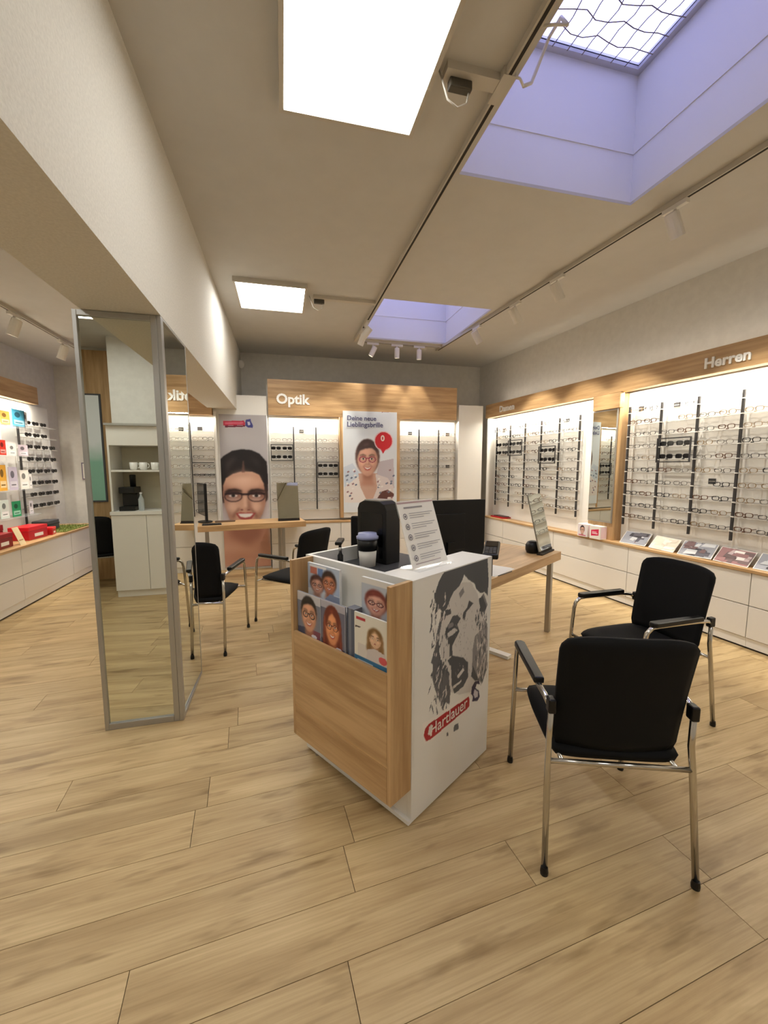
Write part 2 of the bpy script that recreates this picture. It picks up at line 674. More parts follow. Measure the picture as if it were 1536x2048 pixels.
# ---- floor: slab and single planks
fl = B((-3.6, YRE - .2, -0.12), (4.6, 7.5, -0.012)).build('floor', M_SUB)
tag(fl, kind='structure')
TM[fl] = Matrix()
FA = math.radians(5.0)
fdir, fper = Vector((math.cos(FA), math.sin(FA))), Vector((-math.sin(FA), math.cos(FA)))
FW, FL_ = 0.188, 1.32
npl = 0
for j in range(-9, 40):
    off = (j * 0.437 + 0.13 * ((j * 7) % 5)) % FL_
    for i in range(-4, 5):
        a0, a1 = i * FL_ + off - .62, (i + 1) * FL_ + off - .62
        b0, b1 = j * FW - .066, (j + 1) * FW - .066
        P = [fdir * a + fper * b for a, b in ((a0 + .0012, b0 + .0010), (a1 - .0012, b0 + .0010), (a1 - .0012, b1 - .0010), (a0 + .0012, b1 - .0010))]
        P = clip_rect([(p.x, p.y) for p in P], -3.29, -0.95, 4.13, 7.28)
        if len(P) < 3:
            continue
        ar = abs(sum(P[k][0] * P[(k + 1) % len(P)][1] - P[(k + 1) % len(P)][0] * P[k][1] for k in range(len(P)))) / 2
        if ar < 0.01:
            continue
        ce = fdir * ((a0 + a1) / 2) + fper * ((b0 + b1) / 2)
        LM = (Matrix.Translation((ce.x, ce.y, 0)) @ Matrix.Rotation(FA, 4, 'Z')).inverted()
        mb = MB().prism([tuple((LM @ Vector((x, y, 0))).xy) for x, y in P], -0.012, 0.0)
        o = mb.build('floor_plank', M_FLOOR, fl)
        o.location = (ce.x, ce.y, 0)
        o.rotation_euler = (0, 0, FA)
        npl += 1
tag(B((-3.29, YRE, -0.012), (4.13, -0.952, 0)).build('floor_rear', M_FLOOR), kind='structure')

# ---- walls
tag(B((XB0, YBK, 0), (4.6, YBK + .12, ZC + .1)).build('wall_back', M_WALL), kind='structure')
wr = MB()
wr.box((-5.2, -.40, 0), (4.95, -.28, ZC + .1), 0, RM)
tag(wr.build('wall_right', M_WALL), kind='structure')
tag(B((-3.42, -1.1, 0), (-3.30, 7.42, ZCL + .1)).build('wall_left', M_WALL), kind='structure')
tag(B((-3.30, 7.30, 0), (XB0, 7.42, ZCL + .1)).build('wall_side_room_back', M_WALL), kind='structure')
rl_ = MB()
rl_.box((-1.95, -.64, 0), (-.98, -.52, ZC + .1))
rl_.box((-1.95, -1.10, 0), (-1.90, -.64, ZC + .1))
rl_.box((-3.42, -1.22, 0), (-1.90, -1.10, ZC + .1))
tag(rl_.build('wall_rear_left', M_WALL), kind='structure')
tag(B((-1.10, YRE, 0), (-.98, -.64, ZC + .1)).build('wall_rear_return', M_WALL), kind='structure')
tag(B((-1.10, YRE - .12, 0), (4.8, YRE, ZC + .1)).build('wall_rear', M_WALL), kind='structure')
# partition with pillar and beam between the rooms
pt = MB()
pt.box((XB0, -.52, ZB), (XB1, YBK, ZC + .1))
pt.box((XB0 - .01, 2.525, 0), (XB1 - .022, 3.045, ZB))
tag(pt.build('wall_middle', M_BEAM), kind='structure')
tag(B((-1.10, -.52, ZCL), (XB0, 7.42, ZC + .1)).build('wall_middle_upper', M_WALL), kind='structure')
tag(B((-3.42, -1.22, ZCL), (-1.1, 7.42, ZCL + .1)).build('ceiling_side_room', M_CEIL), kind='structure')

# ---- main ceiling with two skylight openings
SKY = [(1.107, 2.385, 1.14, 2.55), (1.107, 2.39, 4.49, 5.88)]
ce = MB()
xs = [XB0 - .1, 1.107, 2.388, 4.8]
ce.box((xs[0], YRE - .1, ZC), (xs[1], YBK + .1, ZC + .02))
ce.box((xs[2], YRE - .1, ZC), (xs[3], YBK + .1, ZC + .02))
for y0, y1 in ((YRE - .1, 1.14), (2.55, 4.49), (5.88, YBK + .1)):
    ce.box((xs[1], y0, ZC), (xs[2], y1, ZC + .02))
tag(ce.build('ceiling', M_CEIL), kind='structure')
for k, (x0, x1, y0, y1) in enumerate(SKY):
    x1 = 2.388
    wn = thing('window_%d' % (k + 1), None, None, (0, 0, 0), kind='structure')
    t = .06
    sh = MB()
    z0, z1, z2 = ZC + .02, 3.62, 4.10
    for (a, b) in (((x0 - t, y0 - t), (x0, y1 + t)), ((x1, y0 - t), (x1 + t, y1 + t)), ((x0, y0 - t), (x1, y0)), ((x0, y1), (x1, y1 + t))):
        sh.box((a[0], a[1], z0), (b[0], b[1], z1))
    sh.build('shaft', M_SHAFT, wn)
    kb = MB()
    i = .006
    for (a, b) in (((x0 - t, y0 - t), (x0 + i, y1 + t)), ((x1 - i, y0 - t), (x1 + t, y1 + t)), ((x0 + i, y0 - t), (x1 - i, y0 + i)), ((x0 + i, y1 - i), (x1 - i, y1 + t))):
        kb.box((a[0], a[1], z1), (b[0], b[1], z2))
    kb.build('kerb', M_SHAFT, wn)
    fr = MB()
    f = .045
    for (a, b) in (((x0, y0), (x0 + f, y1)), ((x1 - f, y0), (x1, y1)), ((x0 + f, y0), (x1 - f, y0 + f)), ((x0 + f, y1 - f), (x1 - f, y1))):
        fr.box((a[0], a[1], z2), (b[0], b[1], z2 + .05))
    fr.build('frame', pbr('skylight_frame', (196, 198, 210), .5), wn)
    B((x0 + f, y0 + f, z2 + .02), (x1 - f, y1 - f, z2 + .035)).build('pane', M_GLASS, wn)
    if k == 0:
        nb = MB()
        zz = z2 - .006
        ax0, ax1, ay0, ay1 = x0 + f, x1 - f, y0 + f, y1 - f
        for q in range(1, 11):
            pts = []
            for r in range(15):
                k_ = math.sin(math.pi * r / 14)
                pts.append((ax0 + (ax1 - ax0) * q / 11 + .022 * k_ * math.sin(r * 2.1 + q * 1.3), ay0 + (ay1 - ay0) * r / 14, zz - .03 * k_ * math.sin(math.pi * q / 11)))
            nb.tube(pts, .0034, 4)
        for r in range(1, 12):
            pts = []
            for q in range(15):
                k_ = math.sin(math.pi * q / 14)
                pts.append((ax0 + (ax1 - ax0) * q / 14, ay0 + (ay1 - ay0) * r / 12 + .022 * k_ * math.sin(q * 1.9 + r * 1.7), zz - .03 * k_ * math.sin(math.pi * r / 12)))
            nb.tube(pts, .0034, 4)
        nb.build('safety_net', pbr('net_cord', (136, 126, 122), .8), wn)

# ---- back partition (shop-fit wall in front of the back wall)
YP = 6.20
pw = MB()
pw.box((-1.90, YP, 0), (-.205, YP + .12, 2.50))
pw.box((-.205, YP + .10, 0), (2.76, YP + .16, 2.68))
pw.box((2.76, YP - .02, 0), (3.18, YP + .12, 2.475))
tag(pw.build('wall_partition', M_WHITE), kind='structure')

# ================================================================== RIGHT WALL FITTINGS
UB = [-.96, .164, 1.29, 2.416, 3.54, 4.10]
for k in range(5):
    u0, u1 = UB[k], UB[k + 1]
    last = k == 4
    c = thing('drawer_cabinet', ['white two-drawer cabinet under the rosy patterned magazine', 'white two-drawer cabinet right behind the armchair facing the sales desk', 'white two-drawer cabinet below the small cube displays', 'white two-drawer cabinet behind the leaning mirror of the consultation table', 'narrow white cabinet closing the row in the far corner'][k], 'cabinet', RA0, RROT)
    B((u0 + .001, -.27, .09), (u1 - .001, -.021, .64)).build('body', M_WHITE, c)
    B((u0 + .003, -.02, .097), (u1 - .003, 0, .362)).build('drawer', M_WHITE2, c, bevel=.0015)
    B((u0 + .003, -.02, .369), (u1 - .003, 0, .636)).build('drawer', M_WHITE2, c, bevel=.0015)
    B((u0 + .001, -.25, .016), (u1 - .001, -.012, .09)).build('plinth', M_WHITE, c)
    B((u0 + .001, -.25, 0), (u1 - .001, -.022, .016)).build('plinth_shade_strip', M_DARK, c)  # dark strip: shade under the plinth put into colour
wt = thing('worktop', 'long oak worktop carrying the magazines below the eyeglass wall', 'worktop', RA0, RROT)
B((-.97, -.279, .64), (4.10, .014, .665)).build('top_board', M_WOODX, wt, bevel=.002)

RODS = [-.316, .045, .406, .765, 1.118, 1.477]
RODF = [2.17, 2.52, 2.87, 3.22, 3.58, 3.94]
ROWZ = [.945 + .125 * i for i in range(10)]
OFFP, OFFR = .175, .105          # back panel and rail distance behind the cabinet fronts


def display(name, label, rods, u0, u1, edges, M, loc, rotz, offp, offr, z0, z1, rows, rodz, wall_off):
    d = thing(name, label, 'display', loc, rotz)
    B((u0, -wall_off, z0), (u1, -offp, z1)).build('back_panel', M_WHITE, d)
    for r in rods:
        mb = MB().box((r - .009, -offr - .018, rodz[0]), (r + .009, -offr, rodz[1]))
        o = mb.build('rail', M_ROD, d)
        pn = MB()
        for z in rows:
            pn.box((r - .012, -offr - .012, z - .004), (r + .012, -offr + .004, z + .004))
        tag(pn.build('rail_pin', M_WHITE, o), kind='stuff')
    me = None
    for (a, b) in edges:
        for z in rows:
            mb = MB().box((a + .014, -offp, z - .006), (b - .014, -offr + .028, z))
            mb.build('shelf_strip', M_SHELF, d)
    return d


edn = [(RODS[k], RODS[k + 1]) for k in range(0, 5)]
dn_ = display('eyewear_display', 'white eyeglass wall with dark rails under the word Herren', RODS, -.95, 1.548, edn, None, RA0, RROT, OFFP, OFFR, .665, 2.30, ROWZ, (.86, 2.14), .279)
edf = [(RODF[k], RODF[k + 1]) for k in range(5)]
df_ = display('eyewear_display', 'white eyeglass wall with dark rails between oak column and room corner', RODF, 1.902, 4.09, edf, None, RA0, RROT, OFFP, OFFR, .665, 2.30, ROWZ, (.86, 2.14), .279)
B((4.09, -.279, .665), (4.118, -.03, 2.30)).build('side_panel', M_WHITE, df_)

# column between the two bays, with mirror
co = thing('display_column', 'oak column with tall narrow mirror between the two eyeglass bays', 'column', RA0, RROT)
B((1.55, -.279, .665), (1.90, -.05, 2.30)).build('body', M_WOODZ, co)
B((1.50, -.049, 2.135), (1.86, .012, 2.298)).build('lamp_block', M_WOODX, co, bevel=.002)
mi = B((1.56, -.049, .86), (1.89, -.030, 2.134)).build('mirror_board', M_ALU, co)
B((1.566, -.030, .875), (1.884, -.0285, 2.12)).build('mirror_glass', M_MIRROR, mi)

hb = thing('header_board', 'long oak header board with the white words Herren and Damen', 'sign', RA0, RROT)
B((-.97, -.10, 2.302), (4.118, .0, 2.515)).build('board', M_WOODX, hb, bevel=.002)
PR = Plane(RW(0, 0, 0), RM.to_3x3() @ Vector((-1, 0, 0)))
aL = PR.px(1410, 738)
aR = PR.px(1504, 708)
text_obj('letters_herren', 'Herren', PR, aL[0], 2.355, .13, M_LETTER, hb, .006, 0.0005, bold=.004, width=aR[0] - aL[0])
text_obj('letters_damen', 'Damen', PR, PR.px(1000, 828)[0], 2.355, .13, M_LETTER, hb, .006, 0.0005, bold=.003, width=PR.px(1029, 820)[0] - PR.px(1000, 828)[0])


def area(name, loc, sx, sy, watts, col, rot):
    l = bpy.data.lights.new(name, 'AREA')
    l.shape = 'RECTANGLE'
    l.size, l.size_y = sx, sy
    l.energy = watts
    l.color = col
    o = bpy.data.objects.new(name, l)
    COL.objects.link(o)
    o.matrix_world = Matrix.Translation(loc) @ rot
    return o


for (ua, ub) in ((-.95, 1.5), (1.95, 4.05)):
    um, ln = (ua + ub) / 2, ub - ua
    area('led_strip_light', RW(um, .06, 2.297), ln, .03, STRIP_W * ln, WARM, Matrix.Rotation(RROT, 4, 'Z') @ Matrix.Rotation(math.radians(-12), 4, 'X'))
area('led_strip_light', RW(1.5, .14, 2.53), 5.0, .03, STRIP_W * .05 * 5.0, WARM, Matrix.Rotation(RROT, 4, 'Z') @ Matrix.Rotation(math.radians(180), 4, 'X'))

# ================================================================== EYEWEAR


def rim_pts(cx, w, h, kind):
    n = 12
    P = []
    for k in range(n):
        a = 2 * math.pi * k / n
        c, s_ = math.cos(a), math.sin(a)
        e = 0.62 if kind else 0.85
        P.append((cx + w * math.copysign(abs(c) ** e, c), h * math.copysign(abs(s_) ** e, s_) * (1.0 if s_ > 0 or not kind else .92)))
    return P


def glasses_mesh(name, mat, th=.004, w=.030, h=.020, kind=1, lens=None, cover=None):
    mb = MB()
    zc = h + th
    for sx in (-1, 1):
        O = rim_pts(sx * .036, w, h, kind)
        I = rim_pts(sx * .036, w - th, h - th, kind)
        n = len(O)
        for y in (0, .006):
            for k in range(n):
                k2 = (k + 1) % n
                q = [(O[k][0], y, zc + O[k][1]), (O[k2][0], y, zc + O[k2][1]), (I[k2][0], y, zc + I[k2][1]), (I[k][0], y, zc + I[k][1])]
                mb.quad(q if y == 0 else q[::-1])
        for k in range(n):
            k2 = (k + 1) % n
            mb.quad([(O[k][0], 0, zc + O[k][1]), (O[k][0], .006, zc + O[k][1]), (O[k2][0], .006, zc + O[k2][1]), (O[k2][0], 0, zc + O[k2][1])])
        if lens:
            mb.quad([(p[0], .003, zc + p[1]) for p in I], 1)
        mb.box((sx * .066 - .004, -.05, zc + h * .35), (sx * .066 + .004, .006, zc + h * .35 + max(th, .004)))
    mb.box((-.008, 0, zc + h * .25), (.008, .006, zc + h * .25 + th))
    mb.box((-.006, -.02, 0), (.006, .0, zc - h + th))            # nose rest on the strip
    return mb.mesh(name, [mat, lens] if lens else [mat])


FR = {
    'thin dark': glasses_mesh('spectacles', pbr('frame_black', (22, 20, 22), .35), .0042),
    'dark rimless-look metal': glasses_mesh('spectacles', pbr('frame_gun', (70, 66, 64), .3, .6), .0026, .030, .018),
    'brown tortoise': glasses_mesh('spectacles', pbr('frame_brown', (92, 58, 36), .35), .0046),
    'slim grey metal': glasses_mesh('spectacles', pbr('frame_grey', (122, 116, 110), .3, .7), .0026, .030, .019, 0),
    'pale beige': glasses_mesh('spectacles', pbr('frame_beige', (168, 148, 124), .35), .004),
    'slim gold metal': glasses_mesh('spectacles', pbr('frame_gold', (150, 120, 74), .3, .7), .0026, .029, .021, 0),
}
M_LENS = pbr('sun_lens', (16, 14, 16), .08)
SUN = glasses_mesh('sunglasses', pbr('frame_black', (22, 20, 22), .35), .005, .032, .024, 1, M_LENS)
KEYS = list(FR)
WN = [3, 3, 2, 4, 3, 2]
rg = random.Random(3)


def put(me, name, loc, rz, label, cat, group):
    o = bpy.data.objects.new(name, me)
    COL.objects.link(o)
    o.location = loc
    o.rotation_euler = (0, 0, rz)
    return tag(o, label, cat, group)


def sunbox(name, label, M, u0, u1, z0, z1, v, group, rows, n=2):
    """dark frame around two rows of sunglasses; M maps local (u, v, z) to the world"""
    f = thing(name, label, 'frame', (0, 0, 0))
    t = .011
    mb = MB()
    for a, b in (((u0, v, z0), (u1, v + .012, z0 + t)), ((u0, v, z1 - t), (u1, v + .012, z1)), ((u0, v, z0 + t), (u0 + t, v + .012, z1 - t)), ((u1 - t, v, z0 + t), (u1, v + .012, z1 - t))):
        mb.box(a, b, 0, M)
    mb.build('frame_bars', M_ROD, f, world=True)
    return f


# near bay and far bay of the right wall
sun_near = (2, 4)                       # near bay, column (.765-1.118)
BOXN = (1, 5)
cells_sun = {('n', 3, 5), ('n', 3, 6), ('f', 1, 5), ('f', 1, 6), ('f', 3, 6), ('f', 3, 7), ('f', 4, 7), ('f', 4, 6)}
for tagk, edges, lab in (('n', edn, 'on the wall under the word Herren'), ('f', edf, 'on the wall between column and corner')):
    for ci, (a, b) in enumerate(edges):
        for ri, z in enumerate(ROWZ):
            for h_ in (.27, .73):
                u = a + (b - a) * h_
                p = RW(u, OFFR - .012, z)
                if (tagk, ci, ri) in cells_sun:
                    put(SUN, 'sunglasses', p, RROT, 'black sunglasses in a dark framed set ' + lab, 'sunglasses', 'sunglasses ' + lab)
                else:
                    if ri == 9 and rg.random() < .5 or rg.random() < .05:
                        continue
                    k = rg.choices(KEYS, WN)[0]
                    put(FR[k], 'spectacles', p + Vector((0, 0, 0)), RROT, k + ' spectacle frame ' + lab, 'glasses', k + ' spectacles ' + lab)
sunbox('sunglasses_rack', 'dark rectangular frame around sunglasses under the word Herren', RM, .775, 1.108, ROWZ[5] - .03, ROWZ[6] + .085, -OFFR + .029, None, None)
sunbox('sunglasses_rack', 'dark rectangular frame around sunglasses on the rail next to the oak column', RM, 2.53, 2.86, ROWZ[5] - .03, ROWZ[6] + .085, -OFFR + .029, None, None)
sunbox('sunglasses_rack', 'dark rectangular frame around sunglasses towards the room corner', RM, 3.23, 3.57, ROWZ[6] - .03, ROWZ[7] + .085, -OFFR + .029, None, None)


def brand_plate(M, u, z, v, label, wd=.062, ht=.05):
    p = thing('brand_plate', label, 'plate', (0, 0, 0), group='small dark brand plates')
    B((u - wd / 2, v, z), (u + wd / 2, v + .004, z + ht), M).build('plate', pbr('plate_dark', (52, 50, 50), .5), p)
    B((u - wd * .42, v + .004, z + ht * .42), (u + wd * .42, v + .0046, z + ht * .56), M).build('light_band', pbr('plate_light', (170, 165, 155), .5), p)
    return p


def rpx(x, y, off=OFFP):
    q = Pl(x, y, RW(0, off), RM.to_3x3() @ Vector((0, 1, 0)))
    q = RM.inverted() @ q
    return q.x, q.z


for (x, y) in ((1283, 822), (1354, 815), (1424, 968)):
    u, z = rpx(x, y)
    brand_plate(RM, u, z, -OFFP, 'small dark brand plate on the white wall under the word Herren')
for (x, y) in ((1135, 845), (989, 866), (1008, 864)):
    u, z = rpx(x, y)
    brand_plate(RM, u, z, -OFFP, 'small dark brand plate on the white wall between column and corner')

# ================================================================== BACK WALL (Optik)
BMX = Matrix.Translation((0, YP + .0, 0)) @ Matrix.Rotation(math.pi, 4, 'Z')    # local u = -X, v = -Y (into the room)
hbk = thing('header_board', 'tall oak header board with the white word Optik', 'sign', (0, 0, 0))
B((-.185, YP - .03, 2.235), (2.715, YP + .0, 2.735)).build('board', M_WOODX, hbk, bevel=.002)
PB = Plane((0, YP - .03, 0), (1, 0, 0))
a0, a1 = PB.px(553, 805), PB.px(620, 803)
text_obj('letters', 'Optik', PB, a0[0], 2.40, .2, M_LETTER, hbk, .006, .0005, bold=.006, width=a1[0] - a0[0])

ROWB = [.86 + .125 * i for i in range(10)]


def back_display(label, x0, x1, rods, xs_, group):
    d = thing('eyewear_display', label, 'display', (0, 0, 0))
    B((x0, YP + .06, .70), (x1, YP + .099, 2.235)).build('back_panel', M_WHITE, d)
    for x in rods:
        B((x - .009, YP + .005, .86), (x + .009, YP + .023, 2.08)).build('rail', M_ROD, d)
    e = [x0] + rods + [x1]
    for k in range(len(e) - 1):
        for z in ROWB:
            B((e[k] + .014, YP - .02, z - .006), (e[k + 1] - .014, YP + .06, z)).build('shelf_strip', M_SHELF, d)
    return e


eL = back_display('white eyeglass wall below the word Optik beside the oak strip', -.185, .83, [.162, .488], None, None)
eR = back_display('white eyeglass wall between portrait poster and room corner', 1.78, 2.715, [2.10, 2.43], None, None)
for nm, e, lab, sunc in (('L', eL, 'on the wall below the word Optik', {(0, 6), (0, 7), (2, 4), (2, 5)}), ('R', eR, 'on the wall beside the standing portrait poster', set())):
    for ci in range(3):
        for ri in range(1 if nm == 'L' else 2, 10):
            for h_ in (.27, .73):
                p = Vector((e[ci] + (e[ci + 1] - e[ci]) * h_, YP - .002, ROWB[ri]))
                if (ci, ri) in sunc:
                    put(SUN, 'sunglasses', p, math.pi, 'black sunglasses in a dark framed set ' + lab, 'sunglasses', 'sunglasses ' + lab)
                else:
                    if ri == 9 and rg.random() < .6:
                        continue
                    k = rg.choices(KEYS, [1, 2, 2, 4, 5, 3])[0]
                    put(FR[k], 'spectacles', p, math.pi, k + ' spectacle frame ' + lab, 'glasses', k + ' spectacles ' + lab)
IB = Matrix.Translation((0, YP, 0))
for (u0, u1, ra, rb, l) in ((-.165, .15, 6, 7, 'dark rectangular frame around sunglasses close to the big face poster'), (.50, .815, 4, 5, 'dark rectangular frame around sunglasses next to the oak strip')):
    f = thing('sunglasses_rack', l, 'frame', (0, 0, 0))
    mb = MB()
    z0, z1, t = ROWB[ra] - .03, ROWB[rb] + .085, .010
    for a, b in (((u0, z0), (u1, z0 + t)), ((u0, z1 - t), (u1, z1)), ((u0, z0 + t), (u0 + t, z1 - t)), ((u1 - t, z0 + t), (u1, z1 - t))):
        mb.box((a[0], YP - .032, a[1]), (b[0], YP - .021, b[1]))
    mb.build('frame_bars', M_ROD, f)
for (x, y) in ((603, 866), (820, 870), (895, 872), (895, 936)):
    q = Yp(x, y, YP + .06)
    p = thing('brand_plate', 'small dark brand plate on the back wall below the word Optik' if x < 700 else 'small dark brand plate on the back wall right of the portrait poster', 'plate', (q.x, YP + .06, q.z), group='small dark brand plates')
    B((-.032, -.004, 0), (.032, 0, .05)).build('plate', pbr('plate_dark', (52, 50, 50), .5), p)
    B((-.027, -.0046, .021), (.027, -.004, .028)).build('light_band', pbr('plate_light', (170, 165, 155), .5), p)

# oak frame strip and the standing poster with the smiling woman
po = thing('poster_stand', 'oak frame standing round the portrait poster on the back wall', 'stand', (0, 0, 0))
B((.835, YP - .03, .72), (.885, YP + .098, 2.234)).build('frame_strip', M_WOODZ, po)
B((1.725, YP - .03, .72), (1.775, YP + .098, 2.234)).build('frame_strip', M_WOODZ, po)
B((.886, YP - .031, .72), (1.724, YP + .098, 2.234)).build('back_board', M_WHITE, po)
PPL = Plane((.885, YP - .05, .80), (1, 0, 0))
pst = thing('portrait_poster', 'tall advertising poster of a smiling person with a red price disc', 'poster', (0, 0, 0))
B((.885, YP - .05, .80), (1.72, YP - .032, 2.325)).build('board', M_PAPER, pst)


def ZQ(pl, x0, y0, sc):
    return lambda zx, zy: pl.px(x0 + zx / sc, y0 + zy / sc)


zq = ZQ(PPL, 670, 800, 8.533)


def zpoly(zf, pts):
    return [zf(*p) for p in pts]


Lp = [((226, 232, 236), rect(0, 0, .835, 1.525)),
      ((205, 215, 226), zpoly(zq, [(140, 1150), (300, 1080), (420, 1250), (330, 1480), (160, 1520)])),
      ((198, 190, 196), zpoly(zq, [(760, 1050), (1000, 1000), (1010, 1500), (900, 1500), (700, 1300)])),
      ((205, 168, 150), zpoly(zq, [(400, 1250), (720, 1250), (760, 1500), (700, 1750), (380, 1750), (410, 1450)])),
      ((232, 225, 220), zpoly(zq, [(150, 1500), (400, 1300), (440, 1500), (560, 1750), (160, 1750)])),
      ((224, 214, 212), zpoly(zq, [(690, 1260), (900, 1330), (1000, 1480), (990, 1720), (620, 1760), (720, 1500)])),
      ((100, 62, 58), zpoly(zq, [(690, 1720), (800, 1560), (900, 1530), (1010, 1600), (1000, 1650), (900, 1660), (880, 1740)]))]
for q in range(60):
    zx, zy = rg.uniform(170, 980), rg.uniform(1180, 1720)
    if 430 < zx < 700:
        continue
    Lp.append((rg.choice([(90, 100, 125), (150, 110, 115), (120, 130, 150), (240, 236, 232)]), zpoly(zq, [(zx, zy), (zx + 30, zy - 18), (zx + 44, zy + 6), (zx + 10, zy + 22)])))
fc0, fc1 = zq(555, 1030), zq(400, 760)
fh = zq(555, 760)[1] - zq(555, 1300)[1]
fwid = zq(730, 1030)[0] - zq(385, 1030)[0]
Lp += face_art(fc0[0], fc0[1], fwid, fh, (214, 168, 146), (74, 56, 54), 'back', glasses=(150, 40, 80))
c0 = zq(830, 700)
rad = zq(975, 700)[0] - c0[0]
Lp += [((232, 200, 200), ell(c0[0], c0[1], rad * 1.12, rad * 1.12, 28)), ((206, 38, 48), ell(c0[0], c0[1], rad, rad, 28)), ((206, 38, 48), zpoly(zq, [(770, 820), (880, 820), (820, 920)]))]
Lp.append(((140, 70, 110), zpoly(zq, [(800, 195), (970, 185), (970, 205), (800, 212)])))
painted('print', PPL, .835, 1.525, Lp, pst, n=120)
ta = zq(205, 345)
text_obj('headline_top', 'Deine neue', PPL, ta[0], ta[1], .08, ink((96, 98, 128)), pst, 0, .02, bold=.002, width=zq(700, 345)[0] - ta[0])
ta = zq(205, 455)
text_obj('headline_bottom', 'Lieblingsbrille', PPL, ta[0], ta[1], .08, ink((96, 98, 128)), pst, 0, .02, bold=.002, width=zq(815, 455)[0] - ta[0])
ta = zq(775, 700)
text_obj('price', '0', PPL, ta[0], ta[1], .12, ink((240, 226, 210)), pst, 0, .021, bold=.004)

# big face poster by the beam
FPL = Plane((-.852, YP - .02, .03), (1, 0, 0))
fp = thing('face_poster', 'floor-length poster of a dark-haired face in glasses behind the small table', 'poster', (0, 0, 0))
x0p, x1p = Yp(437, 829, YP - .02).x, Yp(533, 829, YP - .02).x
WPO, HPO = x1p - x0p, 2.20
FPL.p0 = Vector((x0p, YP - .02, .03))
B((x0p, YP - .02, .03), (x1p, YP - .001, .03 + HPO)).build('board', pbr('poster_grey', (176, 172, 172), .5), fp)
zf = ZQ(FPL, 420, 800, 5.689)
SK, SD, SM, SH = (208, 164, 140), (128, 84, 70), (176, 128, 106), (232, 196, 174)
L = [((172, 168, 170), rect(0, 0, WPO, HPO)),
     ((188, 184, 186), ell(WPO * .5, HPO * .85, .3, .2), .12, .6),
     ((202, 152, 130), zpoly(zf, [(30, 1420), (680, 1420), (700, 1900), (20, 1900)]), .02),
     ((160, 108, 92), zpoly(zf, [(200, 1350), (580, 1350), (600, 1540), (430, 1660), (230, 1560)]), .05, .8),
     ((214, 168, 146), zpoly(zf, [(120, 1640), (560, 1700), (600, 1760), (100, 1720)]), .05, .8),
     ((206, 200, 204), zpoly(zf, [(95, 1100), (180, 1240), (240, 1400), (85, 1420)]), .01),
     ((206, 200, 204), zpoly(zf, [(660, 1100), (600, 1300), (560, 1400), (690, 1420)]), .01),
     ((24, 19, 21), zpoly(zf, [(98, 700), (150, 640), (250, 580), (360, 560), (470, 570), (560, 610), (645, 705), (660, 900), (655, 1130), (610, 1190), (150, 1170), (112, 1000)]), .008),
     ((74, 62, 64), zpoly(zf, [(170, 720), (270, 640), (300, 660), (230, 760), (190, 860)]), .03, .7),
     ((74, 62, 64), zpoly(zf, [(440, 640), (540, 690), (580, 790), (520, 730)]), .03, .6),
     (SK, zpoly(zf, [(150, 970), (180, 890), (260, 840), (360, 815), (480, 815), (560, 850), (612, 950), (628, 1080), (632, 1180), (596, 1300), (535, 1385), (420, 1440), (300, 1425), (222, 1350), (172, 1210), (148, 1080)]), .008),
     (SD, zpoly(zf, [(150, 960), (190, 960), (210, 1200), (280, 1400), (220, 1350), (165, 1200)]), .045, .75),
     (SD, zpoly(zf, [(628, 940), (590, 960), (585, 1200), (500, 1400), (590, 1320), (632, 1180)]), .045, .8),
     (SH, ell(*zf(370, 900), .13, .10), .06, .8),
     (SM, zpoly(zf, [(170, 880), (260, 850), (400, 825), (560, 860), (600, 900), (480, 860), (300, 870)]), .03, .8),
     ((110, 78, 68), zpoly(zf, [(372, 690), (386, 690), (398, 825), (358, 825)]), .008, .8),
     (SH, ell(*zf(250, 1215), .07, .07), .04, .9),
     (SH, ell(*zf(525, 1215), .07, .07), .04, .8)]
for cx in (265, 528):
    c = zf(cx, 1085)
    L.append(((112, 70, 60), ell(c[0], c[1] + .02, .13, .075), .035, .75))
    L.append(((38, 26, 24), zpoly(zf, [(cx - 100, 1050), (cx - 60, 1018), (cx + 20, 1008), (cx + 100, 1030), (cx + 96, 1048), (cx, 1034), (cx - 90, 1062)]), .01, .95))
    L.append(((226, 216, 212), ell(c[0], c[1] - .005, .06, .022, 14), .006))
    L.append(((36, 28, 28), ell(c[0], c[1] - .002, .027, .026, 12), .005))
    L.append(((36, 24, 24), zpoly(zf, [(cx - 62, 1082), (cx, 1060), (cx + 62, 1080), (cx, 1072)]), .006))
    L.append(((196, 170, 164), ell(c[0], c[1] - .055, .09, .022, 14), .015, .6))
    L.append(((40, 22, 28), ringband(c[0], c[1] - .016, .122, .080, .011, 24), .003))
    L.append(((34, 18, 24), zpoly(zf, [(cx - 100, 1062), (cx, 1046), (cx + 100, 1058), (cx + 100, 1078), (cx, 1064), (cx - 100, 1082)]), .004))
L.append(((34, 18, 24), zpoly(zf, [(355, 1062), (440, 1062), (440, 1085), (355, 1085)]), .003))
L.append((SD, zpoly(zf, [(420, 1100), (440, 1120), (475, 1235), (420, 1262), (415, 1180)]), .025, .75))
L.append((SH, zpoly(zf, [(385, 1090), (412, 1090), (425, 1225), (380, 1225)]), .018, .9))
L.append(((118, 62, 56), [ell(*zf(362, 1250), .022, .010, 10), ell(*zf(442, 1250), .022, .010, 10)], .008, .9))
L.append((SD, zpoly(zf, [(330, 1225), (270, 1290), (255, 1340), (275, 1345), (300, 1290), (345, 1245)]), .015, .8))
L.append((SD, zpoly(zf, [(470, 1225), (530, 1290), (545, 1340), (525, 1345), (500, 1290), (455, 1245)]), .015, .8))
L.append(((168, 74, 72), zpoly(zf, [(292, 1290), (350, 1276), (400, 1282), (450, 1276), (520, 1286), (475, 1350), (400, 1368), (335, 1350)]), .008))
